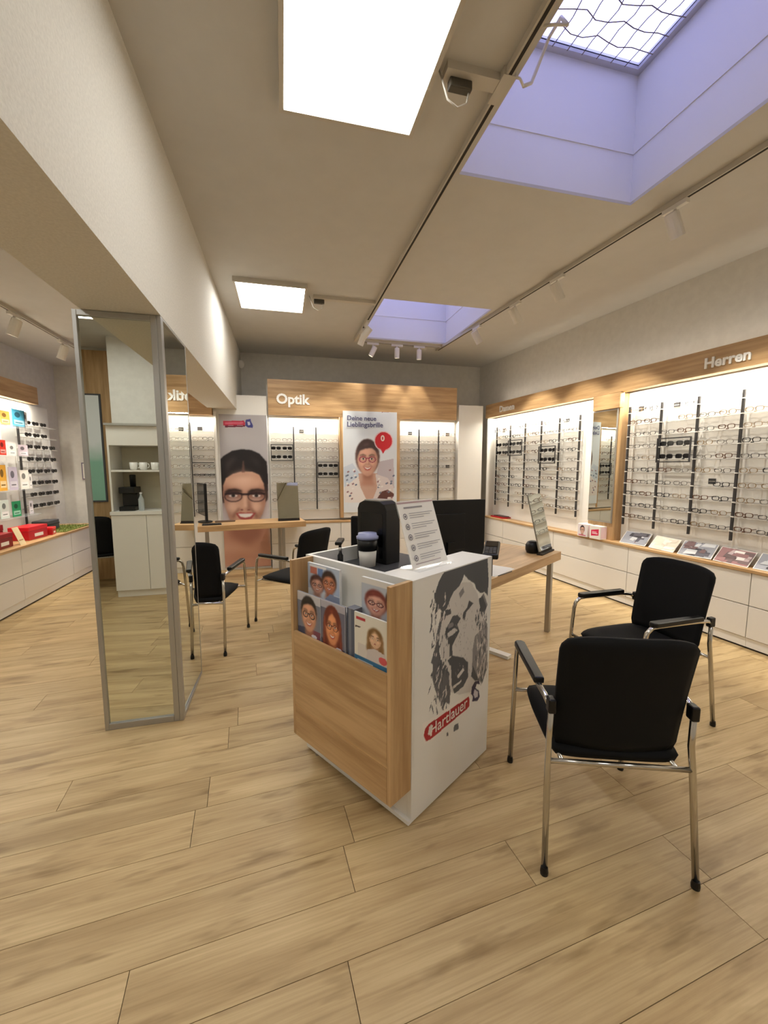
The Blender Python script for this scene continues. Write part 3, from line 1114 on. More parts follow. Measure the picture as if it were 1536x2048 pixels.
L.append(((246, 240, 234), zpoly(zf, [(318, 1294), (400, 1290), (496, 1291), (460, 1328), (400, 1340), (345, 1328)]), .005))
L.append((SM, zpoly(zf, [(340, 1375), (470, 1375), (440, 1400), (370, 1400)]), .02, .8))
L.append(((178, 40, 66), zpoly(zf, [(150, 238), (385, 235), (400, 262), (400, 285), (150, 290)])))
L.append(((214, 130, 146), zpoly(zf, [(170, 254), (380, 252), (380, 270), (170, 274)]), .006, .8))
L.append(((96, 24, 48), zpoly(zf, [(170, 292), (400, 288), (400, 305), (170, 312)])))
L.append(((60, 64, 128), zpoly(zf, [(405, 225), (460, 215), (470, 250), (490, 290), (485, 318), (430, 312), (400, 290)])))
L.append(((190, 188, 204), zpoly(zf, [(425, 250), (450, 245), (460, 280), (435, 290)])))
painted('print', FPL, WPO, HPO, L, fp, n=120)

# bay seen past the pillar, left of the face poster
d = thing('eyewear_display', 'white eyeglass bay between mirrored pillar and face poster', 'display', (0, 0, 0))
B((-1.70, YP - .012, .72), (-.925, YP - .001, 2.20)).build('back_panel', M_WHITE, d)
B((-.915, YP - .06, .72), (-.885, YP - .001, 2.26)).build('side_panel', M_WHITE, d)
B((-1.235, YP - .06, .80), (-1.217, YP - .04, 2.10)).build('rail', M_ROD, d)
for z in ROWB:
    for a, b in ((-1.68, -1.24), (-1.21, -.93)):
        B((a, YP - .08, z - .006), (b, YP - .012, z)).build('shelf_strip', M_SHELF, d)
for z in (ROWB[5] + .06, ROWB[4] + .02):
    B((-1.21, YP - .088, z), (-.93, YP - .08, z + .012)).build('dark_bar', M_ROD, d)
st = MB()
for z in ROWB[:9]:
    for u in (-1.60, -1.44, -1.30, -1.13, -1.00):
        k = rg.choice(KEYS)
        m = FR[k]
        i0 = len(st.v)
        Mx = Matrix.Translation((u, YP - .066, z)) @ Matrix.Rotation(math.pi, 4, 'Z')
        st.v += [Mx @ v.co for v in m.vertices]
        for p in m.polygons:
            st.f.append(tuple(i0 + q for q in p.vertices))
            st.m.append(KEYS.index(k))
tag(st.build('spectacles', [FR[k].materials[0] for k in KEYS]), 'rows of spectacle frames in the bay between mirrored pillar and face poster', 'glasses', kind='stuff')
h2 = thing('header_board', 'oak header board above the bay between mirrored pillar and face poster', 'sign', (0, 0, 0))
B((-1.72, YP - .09, 2.205), (-.93, YP - .001, 2.50)).build('board', M_WOODX, h2)
q = Yp(400, 861, YP - .012)
p = thing('brand_plate', 'small dark brand plate in the bay between mirrored pillar and face poster', 'plate', (q.x, YP - .012, q.z), group='small dark brand plates')
B((-.032, -.004, 0), (.032, 0, .05)).build('plate', pbr('plate_dark', (52, 50, 50), .5), p)

# low cabinets below the back wall
for k, (a, b) in enumerate(((-.19, .83), (.83, 1.76), (1.76, 2.75))):
    c = thing('drawer_cabinet', ['white low cabinet under the Optik wall, nearest the face poster', 'white low cabinet under the standing portrait poster', 'white low cabinet of the back wall next to the room corner'][k], 'cabinet', (0, 0, 0))
    B((a + .001, YP - .08, .08), (b - .001, YP + .098, .66)).build('body', M_WHITE, c)
    B((a + .004, YP - .098, .085), (b - .004, YP - .081, .37)).build('drawer', M_WHITE2, c)
    B((a + .004, YP - .098, .375), (b - .004, YP - .081, .655)).build('drawer', M_WHITE2, c)
    B((a + .001, YP - .07, 0), (b - .001, YP + .098, .08)).build('plinth', M_WHITE, c)
c = thing('worktop', 'thin oak worktop on the low cabinets of the back wall', 'worktop', (0, 0, 0))
B((-.20, YP - .105, .66), (2.755, YP + .058, .685)).build('top_board', M_WOODX, c)
area('led_strip_light', (.33, YP - .02, 2.23), 1.0, .03, STRIP_W * 1.0, WARM, Matrix.Rotation(math.radians(-14), 4, 'X'))
area('led_strip_light', (2.25, YP - .02, 2.23), .9, .03, STRIP_W * .9, WARM, Matrix.Rotation(math.radians(-14), 4, 'X'))
area('led_strip_light', (-1.25, YP - .10, 2.20), .6, .03, STRIP_W * .6, WARM, Matrix.Rotation(math.radians(-10), 4, 'X'))

# ================================================================== MIRRORED PILLAR
mf = thing('wall_mirror', 'tall mirror in silver frame on the pillar end', 'mirror', (0, 0, 0))
zt = ZB - .002
fr = MB()
for a, b in (((-1.025, .0), (-1.004, zt)), ((-.664, .0), (-.634, zt)), ((-1.004, .0), (-.664, .036)), ((-1.004, zt - .028), (-.664, zt))):
    fr.box((a[0], 2.490, a[1]), (b[0], 2.524, b[1]))
fr.build('frame', M_ALU, mf, bevel=.002)
B((-1.005, 2.503, .034), (-.663, 2.507, zt - .026)).build('mirror_glass', M_MIRROR, mf)
ms = thing('wall_mirror', 'tall mirror on the pillar flank facing the chairs', 'mirror', (0, 0, 0))
fr = MB()
for a, b in (((2.490, .0), (2.535, zt)), ((3.05, .0), (3.062, zt)), ((2.535, .0), (3.05, .025)), ((2.535, zt - .012), (3.05, zt))):
    fr.box((-.633, a[0], a[1]), (XB1, b[0], b[1]))
fr.build('frame', M_ALU, ms, bevel=.0015)
MB().prism([(-.634, 2.536), (-.6245, 2.536), (-.6135, 3.05), (-.634, 3.05)], .03, zt - .013).build('mirror_glass', M_MIRROR, ms)

# ================================================================== CEILING LIGHTS


def led_panel(label, x0, y0, x1, y1, z, drop=.045):
    p = thing('ceiling_light', label, 'ceiling light', ((x0 + x1) / 2, (y0 + y1) / 2, z), group=None)
    hx, hy = (x1 - x0) / 2, (y1 - y0) / 2
    f = .022
    mb = MB()
    for a, b in (((-hx - f, -hy - f), (-hx, hy + f)), ((hx, -hy - f), (hx + f, hy + f)), ((-hx, -hy - f), (hx, -hy)), ((-hx, hy), (hx, hy + f))):
        mb.box((a[0], a[1], -drop), (b[0], b[1], 0))
    mb.build('frame', M_TRACK, p)
    B((-hx, -hy, -drop + .006), (hx, hy, -.004)).build('diffuser', M_LED, p)
    return p


led_panel('square LED panel shining over the sales desk', .05, 1.62, .70, 2.28, ZC)
led_panel('square LED panel shining near the back, short track beside it', -.40, 4.34, .26, 5.0, ZC)
led_panel('added unseen square LED panel over the open floor near the entrance', .05, -1.15, .70, -.49, ZC)  # unseen panel added behind the camera for fill light
led_panel('added unseen square LED panel in the side room near the sunglasses', -2.2, 2.2, -1.55, 2.85, ZCL)  # added out of view to light the side room
led_panel('added unseen square LED panel in the side room by the tea kitchen', -2.2, .2, -1.55, .85, ZCL)  # unseen panel added to light the mirrored tea kitchen
led_panel('square LED panel over the drawer row near the entrance', 2.4, -1.15, 3.05, -.49, ZC)

# tracks
XT = 1.048


def rtx(y):
    return 2.62 - .0765 * (y - 2.6)


tk = thing('light_track', 'white light track running between LED panels and skylights', 'track', (0, 0, 0))
B((XT - .018, -1.2, ZC - .034), (XT + .018, 1.86, ZC)).build('rail', M_TRACK, tk)
B((XT - .018, 2.02, ZC - .034), (XT + .018, 5.95, ZC)).build('rail', M_TRACK, tk)
B((XT - .008, -1.2, ZC - .0352), (XT + .008, 1.86, ZC - .034)).build('slot', M_DARK, tk)
B((XT - .008, 2.02, ZC - .0352), (XT + .008, 5.5, ZC - .034)).build('slot', M_DARK, tk)
B((XT - .03, 1.861, ZC - .036), (XT + .03, 2.019, ZC)).build('connector', M_TRACK, tk)
B((.76, 1.895, ZC - .034), (XT - .031, 1.965, ZC)).build('branch_rail', M_TRACK, tk)
B((.36, 4.56, ZC - .034), (XT - .019, 4.62, ZC)).build('branch_rail', M_TRACK, tk)
for (cx, cy) in ((.84, 1.945), (.42, 4.60)):
    b = B((cx - .055, cy - .02, ZC - .075), (cx + .055, cy + .02, ZC - .0345)).build('feed_plug', pbr('dark_plug', (70, 64, 52), .6), tk, bevel=.006)
    MB().tube([(cx - .10, cy + .01, ZC), (cx - .085, cy, ZC - .05), (cx - .06, cy, ZC - .12), (cx - .01, cy, ZC - .145), (cx + .035, cy, ZC - .12), (cx + .045, cy, ZC - .07)], .0045, 6).build('cable', M_TRACK, tk, smooth=True)
tk2 = thing('light_track', 'white light track running above the drawer row on the eyeglass side', 'track', (0, 0, 0))
ang = math.atan2(-.0765, 1)
MT = Matrix.Translation((rtx(2.6), 2.6, ZC)) @ Matrix.Rotation(-ang, 4, 'Z')
MB().box((-.018, -3.6, -.034), (.018, 3.55, 0), 0, MT).build('rail', M_TRACK, tk2)
MB().box((-.008, -3.6, -.0352), (.008, 3.5, -.034), 0, MT).build('slot', M_DARK, tk2)
tk3 = thing('light_track', 'short cross track behind the small skylight at the back', 'track', (0, 0, 0))
B((XT + .019, 5.93, ZC - .034), (2.34, 5.966, ZC)).build('rail', M_TRACK, tk3)
B((XT + .04, 5.943, ZC - .0352), (2.32, 5.953, ZC - .034)).build('slot', M_DARK, tk3)
tk4 = thing('light_track', 'light track on the side room ceiling above the sunglasses', 'track', (0, 0, 0))
B((-2.50, 2.5, ZCL - .034), (-2.464, 6.9, ZCL)).build('rail', M_TRACK, tk4)
B((-2.487, 2.5, ZCL - .0352), (-2.477, 6.9, ZCL - .034)).build('slot', M_DARK, tk4)


def spotlight(label, loc, target, along, group, watts=SPOT_W, L=.15, r=.045):
    p = thing('track_spotlight', label, 'spotlight', loc, group=group)
    Ma = Matrix.Rotation(along, 4, 'Z')
    MB().box((-.016, -.085, -.028), (.016, .085, -.0355 + .0352), 0, Ma).build('adapter', M_SPOTB, p)
    MB().tube([(0, 0, -.028), (0, 0, -.085)], .011, 8).build('neck', M_SPOTB, p)
    dv = (Vector(target) - Vector(loc)).normalized()
    Q = Matrix.Translation((0, 0, -.12)) @ dv.to_track_quat('-Z', 'Y').to_matrix().to_4x4()
    hd = MB()
    hd.lathe([(r * .55, .075), (r * .96, .07), (r, .05), (r, -L + .06), (r * .86, -L + .06), (r * .8, -L + .075)], 18, 0, Q)
    h = hd.build('lamp_head', M_SPOTB, p, smooth=False)
    MB().lathe([(r * .78, -L + .077), (r * .78, -L + .073)], 16, 0, Q).build('lens', M_SPOTL, h)
    l = bpy.data.lights.new('spot_beam', 'SPOT')
    l.energy = watts
    l.color = WARM
    l.spot_size = math.radians(56)
    l.spot_blend = .45
    l.shadow_soft_size = .04
    o = bpy.data.objects.new('spot_beam', l)
    COL.objects.link(o)
    o.parent = p
    o.matrix_local = Q @ Matrix.Translation((0, 0, -L + .05))
    return p


for y, sl_ in ((2.42, 'white spotlight on the eyeglass side track beside the netted skylight'), (3.54, 'white spotlight on the eyeglass side track, next one past the netted skylight'), (4.18, 'white spotlight on the eyeglass side track just before the small skylight'), (4.97, 'white spotlight on the eyeglass side track beside the small skylight'), (1.2, 'white spotlight on the eyeglass side track, added unseen, last but one before the entrance'), (0.1, 'white spotlight on the eyeglass side track nearest the entrance')):  # last two are unseen, added to light the near wall
    spotlight(sl_, (rtx(y), y, ZC - .0352), (3.80, y + .1, 1.25), .0765, 'spotlights of the eyeglass side track')
for x in (1.30, 1.66, 2.0):
    spotlight('white cylinder spotlight on the short cross track at the back', (x, 5.948, ZC - .0352), (x + .1, 6.4, .6) if x > 1.5 else (.3, 6.3, 1.2), math.pi / 2, 'spotlights of the back cross track', watts=SPOT_W * .22, L=.13, r=.036)
for y, tx in ((5.15, -.5), (5.45, .3)):
    spotlight('white cylinder spotlight at the far end of the middle track', (XT, y, ZC - .0352), (tx, 6.3, 1.3), 0, 'spotlights at the end of the middle track', watts=SPOT_W * .45, L=.13, r=.04)
for y in (4.85, 5.75, 6.5):
    spotlight('white cylinder spotlight on the side room ceiling', (-2.482, y, ZCL - .0352), (-3.15, y + .05, 1.2), 0, 'spotlights of the side room', watts=SPOT_W * .9)
rc = MB()
rc.tube([(1.16, 1.62, ZC - .03), (1.2, 1.72, ZC + .1), (1.24, 1.86, ZC + .16), (1.2, 1.93, ZC + .02), (1.14, 1.9, ZC - .03)], .008, 6)
rc.tube([(1.16, 1.62, ZC - .03), (1.12, 1.64, ZC - .02), (1.066, 1.66, ZC - .02)], .006, 6)
rc.tube([(1.14, 1.9, ZC - .03), (1.11, 1.88, ZC - .02), (1.066, 1.88, ZC - .02)], .006, 6)
tag(rc.build('cable_loop', M_SPOTB, None, smooth=True), 'loose white cable loop hanging from track into the skylight', 'cable')
# small emergency lamp on the beam near the back wall
el = thing('wall_lamp', 'small round white lamp high on the beam near the back', 'lamp', (XB1, 6.75, 3.05))
MB().lathe([(.045, 0), (.06, .01), (.06, .045), (.04, .07), (.02, .08)], 18, 0, Matrix.Rotation(math.pi / 2, 4, 'Y')).build('body', M_SPOTB, el, smooth=True)

# ================================================================== SALES DESK
DA = math.radians(32.5)
DP = Vector((.482, 1.482, 0))
sk = thing('sales_desk', 'white sales desk with oak brochure rack and lion print on its flank', 'desk', DP, DA)
DM = TM[sk]


def DL(x, y, z=0.0):
    return DM @ Vector((x, y, z))


DW = .71
B((0, 0, .012), (.62, .022, 1.055)).build('side_panel', M_WHITE, sk, bevel=.0015)
B((0, .022, .012), (.022, DW, 1.055)).build('front_panel', M_WHITE, sk, bevel=.0015)
B((.022, DW - .022, .012), (.62, DW, 1.055)).build('side_panel', M_WHITE, sk)
B((.022, .022, .955), (.62, DW - .022, .98)).build('inner_top', pbr('dark_grey_top', (58, 58, 60), .5), sk)
B((.022, .022, 1.030), (.62, .175, 1.054)).build('ledge', M_WHITE, sk)
B((.022, .022, .06), (.62, DW - .022, .085)).build('base_board', M_WHITE, sk)
B((-.018, .0, .012), (-.0005, DW, .030)).build('base_lip', M_WHITE, sk)
for x, y in ((.05, .05), (.57, .05), (.05, DW - .05), (.57, DW - .05), (-.008, DW - .08)):
    MB().lathe([(.012, 0), (.012, .0115)] if x < 0 else [(.018, 0), (.018, .0115)], 10, 0, Matrix.Translation((x, y, 0))).build('foot', M_STEEL, sk)
rk = thing('brochure_rack', 'oak brochure rack fixed to the front of the sales desk', 'rack', DP, DA)
rz0, rz1, rd = .165, 1.055, -.126
B((rd, .002, rz0), (-.001, .022, rz1)).build('cheek', M_WOODZ, rk, bevel=.001)
B((rd, .645, rz0), (-.001, .665, rz1)).build('cheek', M_WOODZ, rk, bevel=.001)
B((rd, .023, rz0), (rd + .016, .644, .318)).build('front_board', M_WOODY, rk)
B((rd + .002, .023, .318), (rd + .014, .644, .328)).build('board_edge', noisy('oak_edge', (190, 152, 104), (206, 170, 122), (10, 10, 10), .5), rk)
B((rd, .023, .328), (rd + .016, .644, .705)).build('front_board', M_WOODY, rk)
B((rd + .017, .023, rz0), (-.001, .644, rz0 + .016)).build('floor_board', M_WOODY, rk)
B((-.11, .023, .655), (-.001, .644, .67)).build('shelf', M_WOODY, rk)
B((-.05, .023, .671), (-.001, .644, .855)).build('step', M_WHITE, rk)

# lion print on the flank of the desk
sdir, tdir = (DM.to_3x3() @ Vector((1, 0, 0))), (DM.to_3x3() @ Vector((0, 1, 0)))
PS = Plane(DL(0, 0, 0), sdir)
zl = ZQ(PS, 840, 1100, 5.12)
DK, MD, LG, GG = (78, 81, 86), (136, 133, 134), (208, 203, 197), (98, 99, 103)
LL = [
    (LG, zpoly(zl, [(300, 520), (340, 430), (430, 330), (520, 330), (590, 450), (620, 640), (640, 800), (650, 1000), (600, 1250), (520, 1450), (400, 1480), (300, 1450), (230, 1200), (200, 1000), (200, 800), (250, 640)])),
    (DK, zpoly(zl, [(160, 420), (190, 320), (250, 215), (400, 170), (560, 118), (690, 80), (700, 300), (692, 470), (660, 430), (615, 440), (575, 400), (555, 340), (520, 320), (490, 300), (450, 250), (430, 310), (400, 370), (340, 430), (300, 520), (270, 600), (230, 640), (200, 600), (150, 660), (165, 540), (140, 560)])),
    (GG, zpoly(zl, [(240, 620), (200, 720), (170, 850), (150, 1000), (110, 1150), (130, 1180), (120, 1300), (150, 1420), (200, 1560), (230, 1640), (260, 1560), (300, 1580), (310, 1450), (300, 1300), (270, 1180), (210, 1120), (190, 1000), (200, 850), (220, 740)])),
    (MD, zpoly(zl, [(600, 520), (650, 440), (690, 560), (640, 690), (688, 760), (688, 1200), (640, 1350), (600, 1340), (560, 1280), (530, 1200), (540, 1000), (560, 880), (620, 820), (640, 700)])),
    (DK, zpoly(zl, [(600, 500), (640, 470), (680, 580), (650, 660), (625, 680), (615, 600)])),
    (DK, zpoly(zl, [(330, 680), (380, 660), (415, 700), (380, 760), (400, 830), (330, 980), (290, 960), (250, 880), (260, 820), (300, 740)])),
    (LG, zpoly(zl, [(270, 860), (350, 795), (385, 820), (330, 870), (290, 895)])),
    (MD, zpoly(zl, [(280, 760), (330, 740), (350, 770), (290, 810)])),
    (DK, zpoly(zl, [(303, 960), (325, 960), (332, 1080), (298, 1095)])),
    (DK, zpoly(zl, [(280, 1130), (330, 1080), (440, 1100), (490, 1150), (490, 1300), (440, 1400), (350, 1470), (320, 1380), (310, 1200)])),
    (LG, zpoly(zl, [(375, 1290), (440, 1205), (452, 1230), (390, 1315)])),
    (LG, zpoly(zl, [(330, 1400), (420, 1330), (420, 1350), (340, 1420)])),
    (LG, zpoly(zl, [(288, 1180), (315, 1180), (322, 1400), (300, 1390)])),
    (DK, zpoly(zl, [(500, 515), (545, 545), (512, 585), (470, 640), (455, 730), (432, 700), (440, 640), (480, 590)])),
    (MD, zpoly(zl, [(395, 445), (440, 380), (452, 430), (410, 495)])),
    (DK, zpoly(zl, [(250, 620), (310, 600), (318, 650), (270, 675)])),
    (DK, zpoly(zl, [(540, 1180), (575, 1270), (610, 1330), (560, 1340), (520, 1290)])),
]
rl = random.Random(11)


def stroke(x0, y0, x1, y1, w_):
    dx, dy = x1 - x0, y1 - y0
    ll = math.hypot(dx, dy) or 1
    nx, ny = -dy / ll * w_, dx / ll * w_
    return zpoly(zl, [(x0, y0), ((x0 + x1) / 2 + nx, (y0 + y1) / 2 + ny), (x1, y1), ((x0 + x1) / 2 - nx, (y0 + y1) / 2 - ny)])


sd, sl, sm = [], [], []
for k in range(70):
    x, y = rl.uniform(110, 300), rl.uniform(380, 1600)
    sd.append(stroke(x, y, x + rl.uniform(-40, 20), y + rl.uniform(50, 130), rl.uniform(4, 9)))
for k in range(60):
    x, y = rl.uniform(560, 682), rl.uniform(560, 1300)
    sd.append(stroke(x, y, min(x + rl.uniform(-20, 14), 688), y + rl.uniform(40, 120), rl.uniform(3, 8)))
for k in range(50):
    x, y = rl.uniform(140, 290), rl.uniform(420, 1560)
    sl.append(stroke(x, y, x + rl.uniform(-40, 10), y + rl.uniform(50, 130), rl.uniform(3, 7)))
for k in range(45):
    x, y = rl.uniform(580, 680), rl.uniform(600, 1300)
    sl.append(stroke(x, y, min(x + rl.uniform(-20, 10), 688), y + rl.uniform(40, 120), rl.uniform(3, 6)))
for k in range(70):
    x, y = rl.uniform(350, 600), rl.uniform(520, 1250)
    sm.append(stroke(x, y, x + rl.uniform(-10, 22), y + rl.uniform(18, 50), rl.uniform(1.5, 3.5)))
LL += [(DK, sd), ((214, 208, 202), sl), ((158, 152, 150), sm)]
RDX = (176, 30, 42)
LL += [((238, 232, 224), zpoly(zl, [(24, 1780), (120, 1720), (500, 1470), (520, 1500), (515, 1610), (120, 1955), (40, 1985)])),
       (RDX, zpoly(zl, [(36, 1900), (50, 1830), (80, 1790), (140, 1745), (498, 1500), (505, 1525), (505, 1595), (480, 1625), (110, 1935), (60, 1960)])),
       ((238, 232, 224), zpoly(zl, [(78, 1890), (92, 1812), (130, 1785), (118, 1895)])),
       ]
LL += [((50, 44, 74), zpoly(zl, [(530, 1400), (560, 1345), (605, 1335), (612, 1375), (580, 1370), (565, 1410), (600, 1440), (610, 1500), (585, 1545), (530, 1550), (540, 1500), (520, 1470)])),
       ((196, 190, 196), zpoly(zl, [(556, 1425), (590, 1450), (590, 1500), (560, 1515), (545, 1480)]))]
LL += [(GG, zpoly(zl, [(350, 1790), (390, 1770), (395, 1830), (345, 1860), (340, 1830)])), (GG, zpoly(zl, [(270, 1870), (285, 1860), (290, 1900), (272, 1905)]))]
painted('lion_print', PS, .598, .80, LL, sk, n=170, base=(232, 229, 222), a0=.01, b0=.25, off=.0012)
ta, tb = zl(100, 1905), zl(478, 1600)
text_obj('logo_letters', 'Hartlauer', PS, ta[0], ta[1], .1, ink((240, 232, 224)), sk, 0, .0035, angle=math.atan2(tb[1] - ta[1], tb[0] - ta[0]), bold=.001, width=math.hypot(tb[0] - ta[0], tb[1] - ta[1]))

# brochures in the rack


def brochure(name, label, x, y0, y1, z0, z1, th, layers_fn, cover=(228, 228, 226)):
    b = thing(name, label, 'brochure', DP, DA)
    B((x, y0, z0), (x + th, y1, z1)).build('pages', ink(cover), b)
    pl = Plane(DL(x, y1, z0), -tdir)
    W_, H_ = y1 - y0, z1 - z0
    painted('cover_print', pl, W_, H_, layers_fn(W_, H_), b, n=64)
    return b


def cov_two(W, H):
    return [((186, 200, 220), rect(0, 0, W, H)), ((224, 228, 232), rect(0, 0, W, H * .3)), ((196, 120, 100), rect(W * .08, H * .72, W * .3, H * .9)), ((110, 140, 190), rect(W * .34, H * .68, W * .5, H * .9)), ((236, 236, 238), rect(W * .05, H * .9, W * .6, H * .96))] + face_art(W * .30, H * .42, W * .38, H * .44, (222, 170, 148), (70, 40, 36), 'back', (70, 30, 36)) + face_art(W * .68, H * .56, W * .38, H * .52, (206, 134, 98), (44, 28, 26), 'back', (60, 30, 30)) + [((150, 160, 185), [(W * .45, 0), (W, 0), (W, H * .28), (W * .7, H * .3)]), ((60, 60, 78), [(W * .12, 0), (W * .42, 0), (W * .38, H * .12), (W * .16, H * .12)])]


def cov_man(W, H):
    return [((122, 126, 140), rect(0, 0, W, H)), ((200, 196, 198), rect(0, H * .82, W, H)), ((60, 66, 92), [(0, 0), (W, 0), (W, H * .2), (W * .5, H * .3), (0, H * .26)]), ((120, 60, 80), [(W * .5, 0), (W * .9, 0), (W, H * .3), (W * .6, H * .3)])] + face_art(W * .5, H * .55, W * .62, H * .66, (214, 158, 126), (34, 28, 28), 'short', (30, 26, 28)) + [((222, 218, 218), rect(W * .3, H * .02, W * .8, H * .09)), ((230, 226, 236), ell(W * .72, H * .16, W * .12, H * .04, 12))]


def cov_red(W, H):
    return [((108, 108, 124), rect(0, 0, W, H)), ((176, 172, 180), rect(0, H * .86, W, H)), ((56, 56, 80), [(0, 0), (W, 0), (W, H * .16), (0, H * .24)])] + face_art(W * .48, H * .5, W * .56, H * .66, (226, 152, 104), (110, 44, 30), 'long', (90, 40, 36)) + [((232, 226, 236), ell(W * .74, H * .12, W * .14, H * .045, 12)), ((200, 196, 200), rect(W * .2, H * .02, W * .7, H * .07))]


def cov_two_b(W, H):
    return [((190, 196, 206), rect(0, 0, W, H)), ((226, 222, 216), rect(0, H * .86, W, H))] + face_art(W * .4, H * .42, W * .52, H * .52, (226, 170, 150), (120, 50, 44), 'back', (80, 30, 40)) + face_art(W * .92, H * .5, W * .44, H * .6, (212, 128, 96), (60, 34, 28), 'back', (60, 30, 30))


def cov_girl(W, H):
    return [((228, 222, 206), rect(0, 0, W, H)), ((190, 60, 66), rect(W * .06, H * .88, W * .34, H * .93)), ((214, 206, 196), rect(W * .1, H * .2, W * .9, H * .45))] + face_art(W * .62, H * .62, W * .34, H * .3, (222, 184, 150), (126, 92, 52), 'long', None, False) + [((206, 196, 190), [(W * .35, H * .2), (W * .95, H * .2), (W * .9, H * .42), (W * .62, H * .46), (W * .4, H * .4)]), ((214, 90, 92), ell(W * .84, H * .3, W * .12, H * .07, 14)), ((44, 110, 150), rect(0, 0, W, H * .22)), ((226, 232, 236), rect(W * .08, H * .14, W * .55, H * .155)), ((226, 232, 236), rect(W * .08, H * .105, W * .65, H * .12)), ((226, 232, 236), rect(W * .08, H * .07, W * .4, H * .085)), ((70, 60, 56), [(W * .02, H * .72), (W * .2, H * .74), (W * .2, H * .76), (W * .02, H * .75)])]


def cov_tall(W, H):
    return [((86, 92, 108), rect(0, 0, W, H)), ((120, 124, 134), rect(W * .2, 0, W * .55, H))]


brochure('brochure', 'brochure with two laughing faces in the upper rack row beside the oak cheek', -.045, .39, .63, .856, 1.036, .012, cov_two)
brochure('brochure', 'brochure with two close-up faces above the blue-footed leaflet', -.045, .035, .245, .856, 1.036, .012, cov_two_b)
brochure('brochure', 'brochure with a dark-haired bespectacled face in the lower rack row', -.106, .455, .635, .671, .905, .008, cov_man, (150, 150, 158))
brochure('brochure', 'brochure with a red-haired bespectacled face in the lower rack row', -.106, .285, .452, .671, .905, .008, cov_red, (140, 140, 150))
brochure('brochure', 'grey spine-out brochure stack between face brochures and blue leaflet', -.097, .235, .282, .671, .905, .044, cov_tall, (110, 112, 122))
brochure('leaflet', 'cream leaflet with long-haired girl and blue foot in the rack', -.106, .03, .225, .671, .905, .006, cov_girl)

# acrylic sign stand on the desk
sg = thing('sign_stand', 'slanted acrylic stand with white information sheet on the sales desk', 'sign', DL(.115, .10, 1.055), DA)
SGW, SGH, LEAN = .262, .30, math.radians(19)
RX = Matrix.Rotation(-LEAN, 4, 'X')
B((0, -.04, 0), (SGW, .075, .003)).build('base', M_ACRYL, sg)
MB().box((0, -.002, .003), (SGW, .001, SGH + .01), 0, RX).build('back_plate', M_ACRYL, sg)
MB().box((.003, -.0034, .006), (SGW - .003, -.0024, SGH + .006), 0, RX).build('sheet', M_PAPER, sg)
SGM = TM[sg] @ RX
psg = Plane(SGM @ Vector((.003, -.0036, .006)), SGM.to_3x3() @ Vector((1, 0, 0)), SGM.to_3x3() @ Vector((0, 0, 1)))
LS = [((176, 150, 150), rect(.0, SGH - .012, SGW - .006, SGH - .004))]
for k in range(5):
    yb = SGH - .07 - k * .047
    LS.append(((120, 116, 122), ringband(.034, yb, .014, .014, .004, 12)))
    LS.append(((120, 116, 122), rect(.028, yb - .005, .040, yb + .005)))
    for q in range(3):
        LS.append(((170, 166, 166), rect(.062, yb + .010 - q * .010, .062 + (.17, .15, .10)[q], yb + .0135 - q * .010)))
LS.append(((140, 136, 138), rect(.03, SGH - .035, .16, SGH - .028)))
LS.append(((176, 160, 160), rect(.02, .015, .20, .019)))
printed('sheet_print', psg, LS, sg)

# things on the desk
mc = thing('office_machine', 'tall black machine with rounded top behind the paper cup', 'machine', DL(.39, .572, .98), DA)
prof = [(-.11, 0), (.11, 0), (.11, .29), (.095, .32), (.06, .335), (-.06, .335), (-.095, .32), (-.11, .29)]
MX = Matrix(((0, 0, 1, 0), (1, 0, 0, 0), (0, 1, 0, 0), (0, 0, 0, 1)))
MB().prism(prof, -.055, .055, 0, MX).build('housing', M_BPLA, mc, bevel=.004)
B((-.0565, -.085, .03), (-.0552, .085, .27)).build('front_cover', M_BGLO, mc)
B((-.05, -.055, .3355), (.05, .058, .341)).build('top_rim', M_ALU, mc)
cp = thing('paper_cup', 'white cup with black sleeve and bluish lid on the sales desk', 'cup', DL(.26, .525, .98))
MB().lathe([(.042, 0), (.049, .10)], 20).build('cup_body', M_PAPER, cp, smooth=True)
MB().lathe([(.050, .085), (.056, .145), (.053, .145)], 20).build('sleeve', M_BPLA, cp, smooth=True)
MB().lathe([(.058, .1455), (.059, .158), (.050, .163), (.048, .176), (.001, .178)], 20).build('lid', pbr('lid_blue', (150, 155, 190), .35), cp, smooth=True)
bt = thing('small_bottle', 'small dark bottle with silver cap beside the paper cup', 'bottle', DL(.15, .615, .98))
MB().lathe([(.014, 0), (.015, .01), (.015, .06), (.008, .072), (.008, .08)], 14).build('body', M_BGLO, bt, smooth=True)
MB().lathe([(.009, .0805), (.009, .098), (.006, .1)], 12).build('cap', M_STEEL, bt, smooth=True)
wb = thing('card_box', 'small white box between black machine and sign stand', 'box', DL(.40, .27, .98), DA)
B((-.03, -.04, 0), (.03, .04, .075)).build('carton', M_PAPER, wb, bevel=.002)
B((-.031, -.041, .0755), (.031, .041, .085)).build('lid', M_WHITE, wb, bevel=.002)

